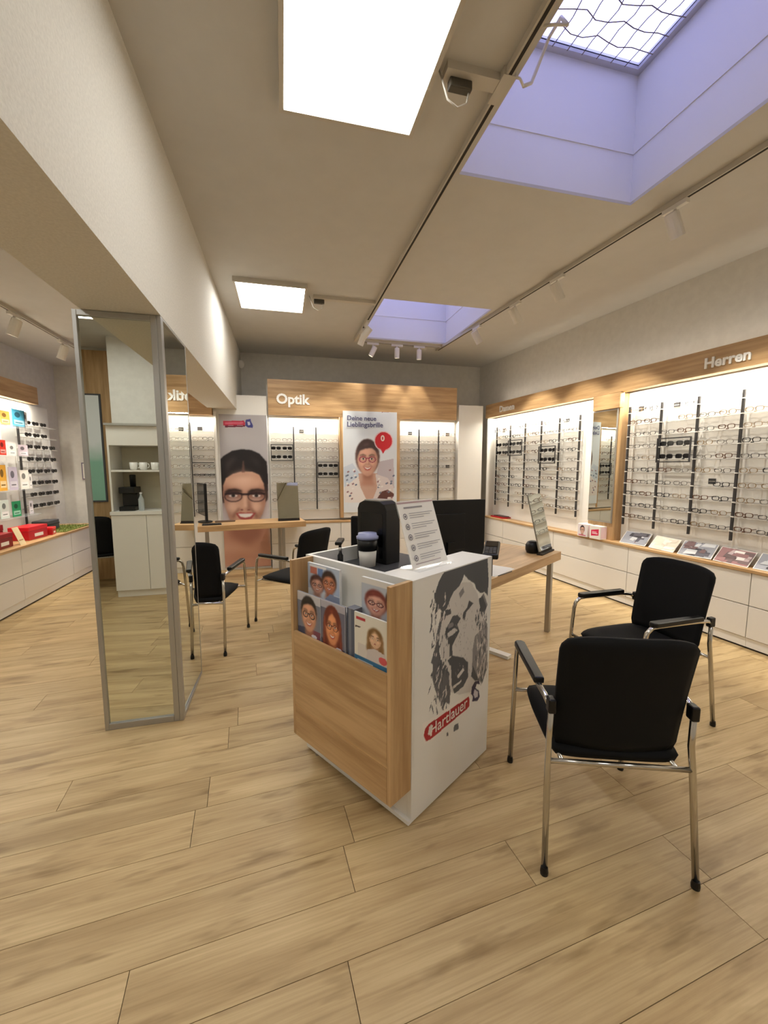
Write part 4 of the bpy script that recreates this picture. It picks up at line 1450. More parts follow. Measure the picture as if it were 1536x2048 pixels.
tm = thing('card_terminal', 'black payment terminal clipped to the rear corner of the sales desk', 'terminal', DL(.621, .015, 1.0), DA)
MR = Matrix.Translation((.10, .045, .062)) @ Matrix.Rotation(math.radians(25), 4, 'Z') @ Matrix.Rotation(math.radians(-12), 4, 'Y')
MB().box((-.095, -.04, -.014), (.095, .04, .016), 0, MR).build('body', M_BPLA, tm, bevel=.008)
MB().box((.01, -.031, .0162), (.08, .031, .0175), 0, MR).build('screen', M_BGLO, tm)
kp = MB()
for i in range(4):
    for j in range(3):
        kp.box((-.08 + i * .02, -.026 + j * .019, .0162), (-.066 + i * .02, -.012 + j * .019, .0185), 0, MR)
kp.build('keypad', pbr('key_grey', (74, 74, 76), .5), tm)
B((0, -.012, -.05), (.012, .02, .05)).build('clamp', M_BPLA, tm)
MB().tube([(.006, .01, .03), (.05, .03, .034), (.09, .04, .052)], .009, 8).build('arm', M_BPLA, tm)

# ================================================================== TABLE BEHIND THE DESK
t1 = thing('desk_table', 'oak consultation table with steel legs behind the sales desk', 'table', DP, DA)
TX0, TX1, TY0, TY1, TZ = .622, 2.51, .345, 1.08, .74
B((TX0, TY0, TZ - .075), (TX1, TY1, TZ)).build('table_top', M_WOODX, t1, bevel=.003)
for y in (TY0 + .06, TY1 - .06):
    B((TX1 - .11, y - .02, 0), (TX1 - .07, y + .02, TZ - .0755)).build('leg', M_STEEL, t1)
B((1.66, TY0 + .06, 0), (1.72, TY1 - .04, .025)).build('foot_bar', M_WHITE, t1)
B((1.67, .78, .025), (1.71, .84, TZ - .0755)).build('leg', M_STEEL, t1)
B((.70, TY1 - .10, 0), (.74, TY1 - .06, TZ - .0755)).build('leg', M_STEEL, t1)
T1M = DM


def monitor(name, label, M, w_, h_, zb, depth=.035):
    loc = M.to_translation()
    mo = thing(name, label, 'monitor', loc, M.to_euler().z)
    B((-w_ / 2, -.012, zb), (w_ / 2, .012 + depth * .3, zb + h_)).build('screen_housing', M_BPLA, mo, bevel=.004)
    B((-w_ / 2 + .012, .0225, zb + .012), (w_ / 2 - .012, .0232, zb + h_ - .012)).build('screen', M_BGLO, mo)
    B((-.12, -.022, zb + .1), (.12, -.0125, zb + h_ - .1)).build('back_bulge', M_BPLA, mo, bevel=.004)
    B((-.03, -.05, .012), (.03, -.0225, zb + .16)).build('stand', M_BPLA, mo)
    MB().prism(ell(0, -.02, .13, .09, 24), 0, .012).build('base', M_BPLA, mo)
    return mo


pm = DL(1.29, .72, TZ)
monitor('computer_monitor', 'large black monitor on the consultation table beside the information sheet', Matrix.Translation(pm) @ Matrix.Rotation(math.radians(3), 4, 'Z'), .58, .47, .045)


def table_mirror(label, loc, rz, w_=.30, h_=.50, lean=14, base=True):
    m = thing('table_mirror', label, 'mirror', loc, rz)
    R_ = Matrix.Translation((0, 0, .03)) @ Matrix.Rotation(math.radians(-lean), 4, 'X')
    MB().box((-w_ / 2, -.004, 0), (w_ / 2, .006, h_), 0, R_).build('back_plate', M_GREYB, m)
    MB().box((-w_ / 2 + .002, -.0055, .002), (w_ / 2 - .002, -.004, h_ - .002), 0, R_).build('mirror_glass', M_MIRROR, m)
    B((-w_ / 2, -.03, 0), (w_ / 2, .02, .012)).build('foot_rail', M_DARK, m)
    B((-w_ / 2, -.008, .0125), (w_ / 2, .006, .031)).build('holder', M_DARK, m)
    MB().lathe([(.05, 0), (.062, .03), (.062, .07), (.045, .10), (.02, .11)], 18, 0, Matrix.Translation((-w_ * .25, .085, 0))).build('counterweight', M_BPLA, m, smooth=True)
    MB().tube([(-w_ * .25, .04, .03), (-w_ * .25, .0, .022)], .012, 8).build('arm', M_BPLA, m)
    return m


table_mirror('leaning table mirror on the consultation table end, reflecting the eyeglass wall', DL(2.36, .43, TZ), DA + math.radians(3))
pp = thing('paper_sheets', 'loose white papers on the consultation table behind the lion panel', 'papers', DL(1.47, .465, TZ), DA)
MB().box((-.15, -.11, 0), (.15, .1, .002)).build('sheet', M_PAPER, pp)
MB().box((-.13, -.10, .0021), (.15, .09, .003), 0, Matrix.Rotation(.12, 4, 'Z')).build('sheet', M_PAPER, pp)
MB().tube([(-.12, -.12, .004), (.06, -.13, .004)], .004, 6).build('pen', M_BPLA, pp)

# ================================================================== CHAIRS


def make_chair():
    c = thing('armchair', '', 'chair', (0, 0, 0))
    for sx in (-1, 1):
        pts = [(sx * .268, .285, .012), (sx * .263, .262, .50), (sx * .262, .256, .58), (sx * .262, .245, .622), (sx * .262, .215, .646), (sx * .262, .17, .650), (sx * .262, -.12, .648), (sx * .255, -.19, .64), (sx * .245, -.228, .615)]
        l = MB().tube(pts, .0115, 10).build('leg', M_CHROME, c, smooth=True)
        MB().lathe([(.014, 0), (.015, .012), (.0125, .03)], 12, 0, Matrix.Translation((sx * .268, .285, 0))).build('foot_cap', M_BPLA, l)
        pd = MB()
        po_ = [(sx * .262 - .024, .205), (sx * .262 - .012, .222), (sx * .262 + .012, .222), (sx * .262 + .024, .205), (sx * .262 + .02, -.13), (sx * .262 - .02, -.13)]
        pd.prism(po_, .652, .678)
        pd.build('armrest_pad', M_BPLA, l, bevel=.006)
        pts = [(sx * .262, -.295, .012), (sx * .252, -.245, .40), (sx * .247, -.232, .50), (sx * .245, -.235, .64)]
        l = MB().tube(pts, .0115, 10).build('leg', M_CHROME, c, smooth=True)
        MB().lathe([(.014, 0), (.015, .012), (.0125, .03)], 12, 0, Matrix.Translation((sx * .262, -.295, 0))).build('foot_cap', M_BPLA, l)
        MB().box((sx * .245 - .014, -.250, .60), (sx * .245 + .014, -.21, .655)).build('joint', M_BPLA, l, bevel=.006)
    fr = MB()
    fr.tube([(-.262, .262, .405), (.262, .262, .405)], .010, 8)
    fr.tube([(-.25, -.243, .415), (.25, -.243, .415)], .010, 8)
    fr.tube([(-.20, .262, .405), (-.20, -.243, .415)], .009, 8)
    fr.tube([(.20, .262, .405), (.20, -.243, .415)], .009, 8)
    fr.build('seat_frame', M_CHROME, c, smooth=True)
    # seat cushion
    n, mrow = 12, 12
    st = MB()
    top, bot = [], []
    for j in range(mrow + 1):
        fy = -1 + 2 * j / mrow
        for i in range(n + 1):
            fx = -1 + 2 * i / n
            k = 1 - .10 * max(0, fy) ** 3
            e = (abs(fx) ** 5 + abs(fy) ** 5)
            x = fx * .235 * k * (1 - .06 * abs(fy) ** 6)
            y = .02 + fy * .245 * (1 - .06 * abs(fx) ** 6)
            ed = min(1.0, e)
            top.append((x, y, .474 - .028 * ed - .012 * (1 - fx * fx) * (1 - fy * fy) - (.012 * max(0, fy) ** 4)))
            bot.append((x * .96, y * .97, .416))
    st.v = [Vector(p) for p in top + bot]
    K = (n + 1) * (mrow + 1)
    for j in range(mrow):
        for i in range(n):
            a = j * (n + 1) + i
            st.f.append((a, a + 1, a + n + 2, a + n + 1))
            st.f.append((K + a, K + a + n + 1, K + a + n + 2, K + a + 1))
    ring = [i for i in range(n + 1)] + [j * (n + 1) + n for j in range(1, mrow + 1)] + [mrow * (n + 1) + i for i in range(n - 1, -1, -1)] + [j * (n + 1) for j in range(mrow - 1, 0, -1)]
    for k in range(len(ring)):
        a, b = ring[k], ring[(k + 1) % len(ring)]
        st.f.append((b, a, K + a, K + b))
    st.m = [0] * len(st.f)
    st.build('seat', M_BLACK, c, smooth=True)
    # backrest: curved, leaning shell
    nx, ny = 14, 14
    bk = MB()
    fro, bac = [], []
    z0, z1 = .452, .918
    for j in range(ny + 1):
        fv = j / ny
        for i in range(nx + 1):
            fx = -1 + 2 * i / nx
            zz = z0 + (z1 - z0) * fv
            hw = .232 - .012 * (1 - fv)
            tc = max(0, (fv - .86) / .14)
            bc = max(0, (.08 - fv) / .08)
            hw *= (1 - .10 * tc ** 2.2 - .05 * bc ** 2)
            zz -= (.022 * tc + .0) * abs(fx) ** 4
            y = -.205 - .085 * fv ** 1.25 - .01 * math.sin(fv * math.pi) * 0 + .032 * fx * fx
            thk = .030 * (1 - .45 * max(abs(fx) ** 6, tc ** 2, bc ** 2))
            fro.append((fx * hw, y, zz))
            bac.append((fx * hw, y - thk, zz))
    bk.v = [Vector(p) for p in fro + bac]
    K = (nx + 1) * (ny + 1)
    for j in range(ny):
        for i in range(nx):
            a = j * (nx + 1) + i
            bk.f.append((a, a + nx + 1, a + nx + 2, a + 1))
            bk.f.append((K + a, K + a + 1, K + a + nx + 2, K + a + nx + 1))
    ring = [i for i in range(nx + 1)] + [j * (nx + 1) + nx for j in range(1, ny + 1)] + [ny * (nx + 1) + i for i in range(nx - 1, -1, -1)] + [j * (nx + 1) for j in range(ny - 1, 0, -1)]
    for k in range(len(ring)):
        a, b = ring[k], ring[(k + 1) % len(ring)]
        bk.f.append((a, b, K + b, K + a))
    bk.m = [0] * len(bk.f)
    bk.build('backrest', M_BLACK, c, smooth=True)
    return c


ch = make_chair()
CH = [((1.245, 1.362), -19.5, 'black armchair beside the lion-printed flank of the sales desk', 'A'),
      ((2.085, 1.95), 92.0, 'black armchair before the drawer cabinets, facing the sales desk', 'B'),
      ((-.678, 3.66), -12.5, 'black armchair beside the flank mirror of the pillar', 'C'),
      ((.095, 4.03), 48.0, 'black armchair turned towards the small table and face poster', 'D'),
      ((-2.30, -.66), 165.0, 'black armchair before the oak panel, seen only in the pillar mirror', 'E')]
for k, (p, a, lab, q) in enumerate(CH):
    o = ch if k == 0 else copy_tree(ch)
    o.location = (p[0], p[1], 0)
    o.rotation_euler = (0, 0, math.radians(a))
    o['label'] = lab

oc = thing('office_chair', 'black office chair on castors behind the black machine', 'chair', (.84, 4.12, 0), math.radians(165))
MB().prism(ell(0, 0, .23, .22, 24), .45, .52).build('seat', M_BLACK, oc, bevel=.02)
MB().box((-.20, -.27, .56), (.20, -.22, .96)).build('backrest', M_BLACK, oc, bevel=.02)
MB().box((-.03, -.29, .42), (.03, -.271, .80)).build('back_bracket', M_BPLA, oc)
MB().tube([(0, 0, .08), (0, 0, .45)], .028, 12).build('gas_column', M_BPLA, oc)
for sx in (-1, 1):
    a = MB().tube([(sx * .18, -.02, .47), (sx * .29, -.02, .49), (sx * .295, -.02, .70)], .016, 8).build('arm_post', M_BPLA, oc)
    MB().box((sx * .295 - .035, -.14, .70), (sx * .295 + .035, .12, .735)).build('arm_pad', M_BPLA, a, bevel=.01)
for k in range(5):
    an = 2 * math.pi * k / 5 + .3
    e = (.29 * math.cos(an), .29 * math.sin(an), .065)
    l = MB().tube([(0, 0, .10), e], [.026, .016], 8).build('base_spoke', M_BPLA, oc)
    MB().tube([(e[0] - .02 * math.sin(an), e[1] + .02 * math.cos(an), .028), (e[0] + .02 * math.sin(an), e[1] - .02 * math.cos(an), .028)], .028, 12).build('castor', M_BPLA, l)

# ================================================================== SMALL TABLE BY THE PILLAR
T2A = math.radians(8.5)
t2 = thing('small_table', 'oak table with steel legs between pillar and face poster', 'table', (-1.05, 5.41, 0), T2A)
T2M = TM[t2]
TW, TD, T2Z = 1.35, .47, .76
B((0, 0, T2Z - .075), (TW, TD, T2Z)).build('table_top', M_WOODX, t2, bevel=.003)
for x in (.10, TW - .30):
    for y in (.06, TD - .06):
        B((x - .02, y - .02, 0), (x + .02, y + .02, T2Z - .0755)).build('leg', M_STEEL, t2)


def T2L(x, y, z=T2Z):
    return T2M @ Vector((x, y, z))


q = Zp(578, 1041, T2Z)
table_mirror('leaning table mirror with grey glass on the small table', (q.x, q.y + .0, T2Z), math.radians(6), w_=.29, h_=.50, lean=13)
q = Zp(402, 1046, T2Z)
monitor('computer_monitor', 'black monitor at the pillar end of the small table', Matrix.Translation((q.x + .02, q.y + .08, T2Z)) @ Matrix.Rotation(math.radians(112), 4, 'Z'), .42, .42, .10)
kb = thing('keyboard', 'flat black keyboard on the small table', 'keyboard', T2L(.14, .09), T2A)
B((-.09, -.05, 0), (.14, .06, .014)).build('body', M_BPLA, kb, bevel=.003)
kk = MB()
for i in range(10):
    for j in range(4):
        kk.box((-.08 + i * .0215, -.04 + j * .022, .0142), (-.063 + i * .0215, -.022 + j * .022, .018))
kk.build('keys', pbr('key_dark', (34, 34, 36), .5), kb)
tr = thing('tray_mat', 'thin dark tray mat at the back of the small table', 'mat', T2L(.33, .36), T2A)
MB().prism([(-.12, -.06), (.12, -.06), (.13, 0), (.12, .06), (-.12, .06), (-.13, 0)], 0, .012).build('mat', pbr('mat_brown', (88, 66, 48), .6), tr)

# ================================================================== THINGS ON THE LONG WORKTOP


def magazine(label, u, a, w_, h_, cols, th=.006):
    """magazine leaning on the foot of the display wall, lower edge on the worktop"""
    p0 = RW(u, .055, .665)
    m = thing('magazine', label, 'magazine', p0, 0, rot=(Matrix.Rotation(RROT + math.pi, 3, 'Z') @ Matrix.Rotation(math.radians(48), 3, 'X') @ Matrix.Rotation(a, 3, 'Z')).to_euler())
    B((-w_ / 2, 0, 0), (w_ / 2, h_, th)).build('pages', M_PAPER, m, bevel=.001)
    pl = Plane(TM[m] @ Vector((-w_ / 2, 0, th)), TM[m].to_3x3() @ Vector((1, 0, 0)), TM[m].to_3x3() @ Vector((0, 1, 0)))
    r = random.Random(len(label))
    Lm = [(cols[1], rect(.006, .006, w_ - .006, h_ - .006))]
    for k in range(16):
        x0, y0 = r.uniform(.01, w_ * .7), r.uniform(.01, h_ * .75)
        ww, hh = r.uniform(.04, w_ * .5), r.uniform(.03, h_ * .4)
        Lm.append((r.choice(cols), [(x0, y0), (x0 + ww, y0 + r.uniform(-.02, .02)), (x0 + ww, y0 + hh), (x0 + r.uniform(0, .03), y0 + hh)]))
    printed('cover_print', pl, Lm, m, clip=(.004, .004, w_ - .004, h_ - .004))
    return m


CG = [(92, 90, 98), (150, 152, 160), (60, 58, 64), (200, 202, 204), (120, 96, 96)]


for u, a, w_, h_, cols, lab in (
        (1.30, .03, .30, .165, CG, 'grey photo magazine leaning under the second rail of the Herren wall'),
        (.98, -.03, .26, .16, [(238, 232, 216), (226, 218, 200), (214, 206, 190)], 'cream sheet leaning between two dark photo magazines'),
        (.66, .04, .30, .165, CG, 'dark grey photo magazine leaning under the third rail of the Herren wall'),
        (.36, -.03, .27, .16, [(190, 170, 170), (150, 110, 110), (236, 230, 224), (110, 90, 90)], 'rosy patterned magazine leaning on the Herren wall'),
        (.05, .0, .28, .165, CG, 'grey magazine leaning beyond the rosy magazine')):
    magazine(lab, u, a, w_, h_, cols)
PD = [('small white cube display with a dark portrait on the worktop', 1.885, (226, 216, 214), 'face'), ('small white cube display with pink lettering block beside the portrait cube', 1.70, (236, 226, 226), 'pink')]
for lab, u, c, kind in PD:
    p0 = RW(u, .03, .665)
    cb = thing('cube_display', lab, 'display', p0, RROT)
    B((-.075, -.075, 0), (.075, .075, .15)).build('cube', M_PAPER, cb, bevel=.002)
    ax = TM[cb].to_3x3() @ Vector((-1, 0, 0))
    pl = Plane(TM[cb] @ Vector((.075, .075, 0)), ax)
    if kind == 'face':
        Lc = [((224, 216, 220), rect(.005, .005, .145, .145))] + face_art(.075, .078, .06, .085, (206, 168, 150), (60, 44, 48), 'back', (70, 50, 60)) + [((190, 70, 110), rect(.02, .01, .13, .02))]
    else:
        Lc = [((214, 36, 82), [(.02, .03), (.13, .045), (.13, .12), (.02, .10)]), ((244, 220, 226), rect(.035, .06, .115, .068)), ((244, 220, 226), rect(.035, .078, .10, .086))]
    painted('print', pl, .15, .15, Lc, cb, n=40, base=(238, 234, 226))
    ax2 = TM[cb].to_3x3() @ Vector((0, 1, 0))
    pl2 = Plane(TM[cb] @ Vector((-.075, -.075, 0)), TM[cb].to_3x3() @ Vector((0, 1, 0)) * -1)
    printed('side_print', Plane(TM[cb] @ Vector((-.0755, .075, 0)), TM[cb].to_3x3() @ Vector((0, -1, 0))), [((232, 206, 212), rect(.01, .01, .14, .14))], cb)
rb = thing('red_tray', 'flat red tray with dark lid at the corner end of the worktop', 'tray', RW(3.75, .10, .665), RROT)
MB().prism([(-.17, -.08), (.17, -.08), (.19, .0), (.17, .08), (-.17, .08), (-.19, 0)], 0, .022).build('tray', M_RED, rb, bevel=.003)
MB().prism([(-.15, -.06), (.12, -.06), (.12, .05), (-.15, .05)], .0222, .034).build('lid', pbr('dark_lid', (60, 26, 28), .4), rb)

# ================================================================== SIDE ROOM (left)
XLF = -2.70
LB = [2.9, 3.95, 5.0, 6.05, 6.86]
for k in range(4):
    y0, y1 = LB[k], LB[k + 1]
    c = thing('drawer_cabinet', ['white two-drawer cabinet of the side room without boxes on top', 'white two-drawer cabinet under the dark red boxes of the side room', 'white two-drawer cabinet under the bright red boxes of the side room', 'narrow white cabinet under the grass mat of the side room'][k], 'cabinet', (0, 0, 0))
    B((-3.298, y0 + .001, .09), (XLF - .021, y1 - .001, .64)).build('body', M_WHITE, c)
    B((XLF - .02, y0 + .003, .097), (XLF, y1 - .003, .352)).build('drawer', M_WHITE2, c)
    B((XLF - .02, y0 + .003, .36), (XLF, y1 - .003, .636)).build('drawer', M_WHITE2, c)
    B((-3.298, y0 + .001, .016), (XLF - .012, y1 - .001, .09)).build('plinth', M_WHITE, c)
    B((-3.29, y0 + .001, 0), (XLF - .022, y1 - .001, .016)).build('plinth_shade_strip', M_DARK, c)  # floor-level shade drawn as a dark strip
c = thing('worktop', 'oak worktop of the side room carrying red boxes', 'worktop', (0, 0, 0))
B((-3.298, 2.89, .64), (XLF + .014, 6.88, .665)).build('top_board', M_WOODY, c)
XD = -3.16
hl = thing('header_board', 'oak header board over the sunglasses in the side room', 'sign', (0, 0, 0))
B((XD - .04, 2.9, 2.31), (XD + .04, 6.45, 2.53)).build('board', M_WOODY, hl)
dl = thing('eyewear_display', 'white sunglasses wall with clear shelves in the side room', 'display', (0, 0, 0))
B((-3.299, 2.9, .665), (XD - .08, 6.9, 2.31)).build('back_panel', M_WHITE, dl)
ROWL = [Xp(95, y, XD).z for y in (1012, 990, 968, 946, 923, 900, 878, 856)]
for z in ROWL:
    B((XD - .08, 6.12, z - .006), (XD + .02, 6.86, z)).build('shelf_strip', M_SHELF, dl)
B((XD - .05, 6.10, .70), (XD - .03, 6.118, 2.2)).build('rail', M_ROD, dl)
SHZ = [Xp(40, 1030, XD).z, Xp(40, 978, XD).z, Xp(40, 912, XD).z, Xp(40, 855, XD).z]
for z in SHZ:
    B((XD - .08, 4.6, z - .008), (XD + .14, 6.09, z)).build('glass_shelf', M_ACRYL, dl)
for ri, z in enumerate(ROWL):
    for q_, y in enumerate((6.24, 6.42, 6.60, 6.78)):
        if ri > 5 and q_ == 3:
            continue
        put(SUN, 'sunglasses', (XD - .005, y, z), -math.pi / 2, 'black sunglasses hanging in rows on the side room wall', 'sunglasses', 'sunglasses of the side room')
CARDS = [(2, 822, 22, 855, 3, (236, 170, 84), 'orange and cream card on the upper clear shelf'), (26, 820, 52, 855, 3, (84, 176, 208), 'bright blue card on the upper clear shelf'), (54, 826, 66, 855, 3, (240, 240, 240), 'narrow white card on the upper clear shelf beside the blue card'),
         (0, 880, 14, 912, 2, (214, 58, 40), 'red card on the second clear shelf'), (18, 888, 34, 912, 2, (244, 240, 236), 'plain white card on the second clear shelf beside the red card'), (38, 890, 60, 912, 2, (206, 190, 198), 'lilac-grey card on the second clear shelf'),
         (0, 930, 16, 978, 1, (226, 168, 60), 'yellow-orange card on the third clear shelf'), (20, 934, 38, 978, 1, (214, 206, 224), 'pale lilac card on the third clear shelf'), (42, 940, 60, 978, 1, (240, 236, 226), 'cream card on the third clear shelf'), (62, 948, 80, 978, 1, (232, 228, 222), 'off-white card at the rail end of the third clear shelf'),
         (2, 1000, 20, 1030, 0, (216, 236, 226), 'mint white card on the lowest clear shelf'), (26, 1002, 44, 1030, 0, (40, 150, 96), 'green card on the lowest clear shelf'), (60, 1000, 84, 1030, 0, (222, 216, 220), 'grey-white card on the lowest clear shelf')]
for (xa, ya, xb, yb, si, c_, lab) in CARDS:
    A_, B_ = Xp(xa, yb, XD + .06), Xp(xb, yb, XD + .06)
    zt_ = Xp((xa + xb) / 2, ya, XD + .06).z
    y1_ = min(B_.y, 6.085)
    cdv = thing('display_card', lab, 'card', (XD + .06, (A_.y + y1_) / 2, SHZ[si]), math.pi / 2)
    hw_, hh_ = max(.03, (y1_ - A_.y) / 2 - .005), max(.09, zt_ - SHZ[si])
    MB().prism([(-hw_, 0), (hw_, 0), (hw_, .006), (-hw_, .006)], 0, hh_).build('card', ink(c_), cdv)
    MB().quad([(-hw_ * .9, .006, .002), (hw_ * .9, .006, .002), (hw_ * .9, .045, .0), (-hw_ * .9, .045, .0)]).build('prop', ink(c_), cdv)
    plc = Plane(TM[cdv] @ Vector((-hw_, 0, 0)), TM[cdv].to_3x3() @ Vector((1, 0, 0)))
    dk_ = tuple(int(v * .55) for v in c_)
    lt_ = tuple(min(255, int(v * .5 + 128)) for v in c_)
    printed('card_print', plc, [(lt_, rect(hw_ * .2, hh_ * .12, hw_ * 1.8, hh_ * .38)), (dk_, ell(hw_ * .8, hh_ * .68, hw_ * .45, hh_ * .16, 12)), (dk_, rect(hw_ * .4, hh_ * .2, hw_ * 1.5, hh_ * .25))], cdv)
area('led_strip_light', (XD + .02, 5.2, 2.305), 2.4, .03, STRIP_W * 2.4, WARM, Matrix.Rotation(math.pi / 2, 4, 'Z') @ Matrix.Rotation(math.radians(12), 4, 'X'))  # strip light added to brighten the sunglasses wall
# red boxes and the grass mat on the side room worktop


def redbox(label, x, y, rz, sx, sy, sz, col, tilt=0):
    r = thing('gift_box', label, 'box', (x, y, .665), rz)
    B((-sx / 2, -sy / 2, 0), (sx / 2, sy / 2, sz * .7)).build('box_body', pbr('box_%d' % col[0], col, .35), r, bevel=.004)
    B((-sx / 2 - .003, -sy / 2 - .003, sz * .7), (sx / 2 + .003, sy / 2 + .003, sz)).build('lid', pbr('box_lid_%d' % col[0], tuple(min(255, int(v * 1.15)) for v in col), .3), r, bevel=.004)
    B((sx / 2 + .0005, -sy * .2, sz * .2), (sx / 2 + .002, sy * .25, sz * .45)).build('box_label', M_PAPER, r)
    return r


redbox('dark red box by the leaning cream card', -2.86, 4.90, .05, .16, .30, .15, (132, 16, 26))
redbox('dark red box behind the leaning cream card', -3.02, 5.02, .0, .12, .40, .21, (110, 12, 22))
redbox('bright red box between cream card and grass mat', -2.90, 5.55, -.06, .20, .34, .15, (190, 24, 34))
redbox('small bright red box touching the grass mat', -2.84, 5.83, .2, .12, .14, .09, (204, 30, 38))
redbox('dark red box in front of the other red boxes in the side room', -2.84, 4.58, .05, .16, .26, .15, (120, 14, 24))
lc = thing('leaning_card', 'cream card leaning on the dark red box', 'card', (-2.735, 5.13, .665), math.pi / 2)
MB().box((-.05, 0, 0), (.05, .004, .2), 0, Matrix.Rotation(math.radians(-20), 4, 'X')).build('card', ink((226, 208, 168)), lc)
MB().box((-.035, -.0006, .05), (.035, 0, .06), 0, Matrix.Rotation(math.radians(-20), 4, 'X')).build('card_print', ink((170, 130, 90)), lc)
gm = thing('grass_mat', 'green artificial grass mat on the side room worktop', 'mat', (-2.92, 6.30, .665))
B((-.2, -.33, 0), (.2, .33, .012)).build('mat', noisy('grass_green', (70, 84, 30), (140, 148, 70), (60, 60, 60), .9), gm)
gb = MB()
for k in range(900):
    x, y = rg.uniform(-.19, .19), rg.uniform(-.32, .32)
    a = rg.uniform(0, 6.28)
    gb.quad([(x, y, .012), (x + .006 * math.cos(a), y + .006 * math.sin(a), .012), (x + rg.uniform(-.01, .01), y + rg.uniform(-.01, .01), rg.uniform(.025, .04))])
tag(gb.build('grass_blades', noisy('grass_green', (70, 84, 30), (140, 148, 70), (60, 60, 60), .9), gm), kind='stuff')
gx = thing('camera_case', 'dark grey case standing on the grass mat', 'case', (-3.02, 6.16, .677))
B((-.09, -.14, 0), (.09, .14, .13)).build('body', pbr('case_grey', (66, 66, 70), .5), gx, bevel=.01)
B((-.092, -.142, .075), (.092, .142, .085)).build('seam', M_DARK, gx)
pf = thing('notice_frame', 'small framed notice on the side room back wall', 'notice', (-2.93, 7.30, 1.30))
B((-.10, -.016, 0), (.10, 0, .26)).build('frame', pbr('frame_violet', (120, 110, 130), .5), pf)
B((-.085, -.018, .015), (.085, -.016, .245)).build('sheet', M_PAPER, pf)

# ================================================================== TEA KITCHEN BEHIND THE VIEWER (seen in the mirror)
YK = -.12
kc = thing('tea_kitchen', 'white tea kitchen cupboard with open shelf, seen in the pillar mirror', 'cupboard', (0, 0, 0))
KX0, KX1 = -1.885, -1.11
B((KX0, -.518, .08), (KX1, YK - .02, .955)).build('base_body', M_WHITE, kc)
B((KX0, -.518, 0), (KX1, YK - .04, .08)).build('plinth', M_WHITE, kc)
xm = -1.53
B((KX0 + .002, YK - .02, .085), (xm - .002, YK, .95)).build('door', M_WHITE2, kc, bevel=.001)
B((xm + .002, YK - .02, .085), (KX1 - .002, YK, .95)).build('door', M_WHITE2, kc, bevel=.001)
B((KX0 - .005, -.518, .956), (KX1, YK + .01, .995)).build('counter', M_WHITE, kc)
B((KX0, -.518, .996), (KX0 + .02, YK - .03, 1.95)).build('side_panel', M_WHITE, kc)
B((KX1 - .02, -.518, .996), (KX1, YK - .03, 1.95)).build('side_panel', M_WHITE, kc)
B((KX0 + .021, -.518, .996), (KX1 - .021, -.50, 1.95)).build('back_panel', pbr('kitchen_back', (196, 188, 166), .6), kc)
B((KX0 + .021, -.50, 1.44), (KX1 - .021, YK - .04, 1.462)).build('shelf', M_WHITE, kc)
B((KX0, -.50, 1.735), (KX1, YK - .029, 1.95)).build('flap_door', M_WHITE2, kc)
B((KX0 - .01, -.518, 1.951), (KX1 + .005, YK, 1.975)).build('cornice', M_ALU, kc)
for x in (-1.66, -1.56, -1.44, -1.34):
    cu = thing('white_mug', 'white mug on the tea kitchen shelf', 'mug', (x, -.24, 1.462), group='white mugs in the tea kitchen')
    MB().lathe([(.028, 0), (.038, .01), (.042, .085), (.037, .085), (.033, .012), (.001, .010)], 16).build('mug_body', pbr('mug', (240, 238, 232), .25), cu, smooth=True)
    MB().tube([(.038, 0, .07), (.058, 0, .065), (.062, 0, .045), (.055, 0, .025), (.037, 0, .022)], .005, 6).build('handle', pbr('mug', (240, 238, 232), .25), cu, smooth=True)
km = thing('coffee_machine', 'black coffee machine in the tea kitchen', 'coffee machine', (-1.735, -.27, .995))
B((-.08, -.14, 0), (.08, .10, .05)).build('drip_base', M_BPLA, km, bevel=.004)
B((-.08, -.14, .0505), (.08, -.02, .20)).build('tower', M_BPLA, km, bevel=.004)
B((-.08, -.14, .2005), (.08, .08, .27)).build('brew_head', M_BPLA, km, bevel=.006)
MB().lathe([(.03, .2705), (.034, .40), (.03, .41)], 14, 0, Matrix.Translation((.02, -.08, 0))).build('bean_tube', M_BPLA, km, smooth=True)
wbt = thing('water_bottle', 'clear water bottle beside the coffee machine', 'bottle', (-1.60, -.22, .995))
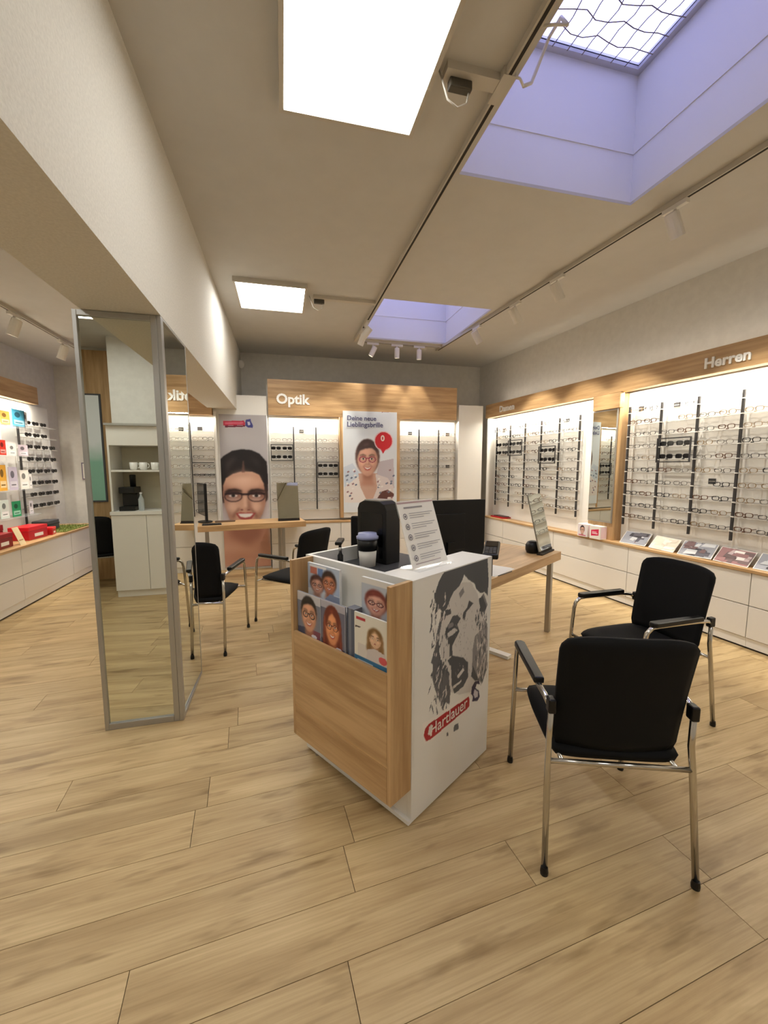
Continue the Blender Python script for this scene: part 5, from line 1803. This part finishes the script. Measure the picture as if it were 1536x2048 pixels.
MB().lathe([(.028, 0), (.03, .01), (.03, .13), (.012, .17), (.012, .19)], 16).build('body', pbr('clear_plastic', (225, 232, 235), .1, alpha=.45), wbt, smooth=True)
MB().lathe([(.014, .1905), (.014, .21)], 12).build('cap', pbr('cap_white', (230, 230, 235), .4), wbt)
wp = thing('wooden_screen', 'tall oak screen with green pane, seen only in the pillar mirror', 'screen', (0, 0, 0))
B((-3.0, -1.098, 0), (-2.06, -1.06, 2.96)).build('panel_board', M_WOODZ, wp)
pc = thing('framed_bright_pane', 'tall framed green and white pane on the oak panel, brightness painted in', 'picture', (-2.40, -1.06, 1.04))
B((-.24, 0, 0), (.155, .02, 1.38)).build('frame', pbr('frame_dark', (70, 74, 80), .4), pc)
gp = bpy.data.materials.new('green_white_brightness')  # pale colours painted to stand for a backlit pane's brightness
gp.use_nodes = True
nt = gp.node_tree
bs = nt.nodes['Principled BSDF']
bs.inputs['Roughness'].default_value = .2
tc = nt.nodes.new('ShaderNodeTexCoord')
sp = nt.nodes.new('ShaderNodeSeparateXYZ')
nz = nt.nodes.new('ShaderNodeTexNoise')
nz.inputs['Scale'].default_value = 3.0
ad = nt.nodes.new('ShaderNodeMath')
ad.operation = 'MULTIPLY_ADD'
ad.inputs[1].default_value = .9
cr = nt.nodes.new('ShaderNodeValToRGB')
cr.color_ramp.elements[0].color = (*lin((150, 200, 178)), 1)
cr.color_ramp.elements[0].position = .55
cr.color_ramp.elements[1].color = (*lin((240, 244, 246)), 1)
cr.color_ramp.elements[1].position = 1.3 / 1.6
nt.links.new(tc.outputs['Generated'], sp.inputs[0])
nt.links.new(tc.outputs['Object'], nz.inputs['Vector'])
nt.links.new(nz.outputs['Fac'], ad.inputs[0])
ad.inputs[1].default_value = .5
nt.links.new(sp.outputs['Z'], ad.inputs[2])
nt.links.new(ad.outputs[0], cr.inputs['Fac'])
nt.links.new(cr.outputs[0], bs.inputs['Base Color'])
B((-.22, .0201, .02), (.135, .022, 1.36)).build('bright_sheet', gp, pc)
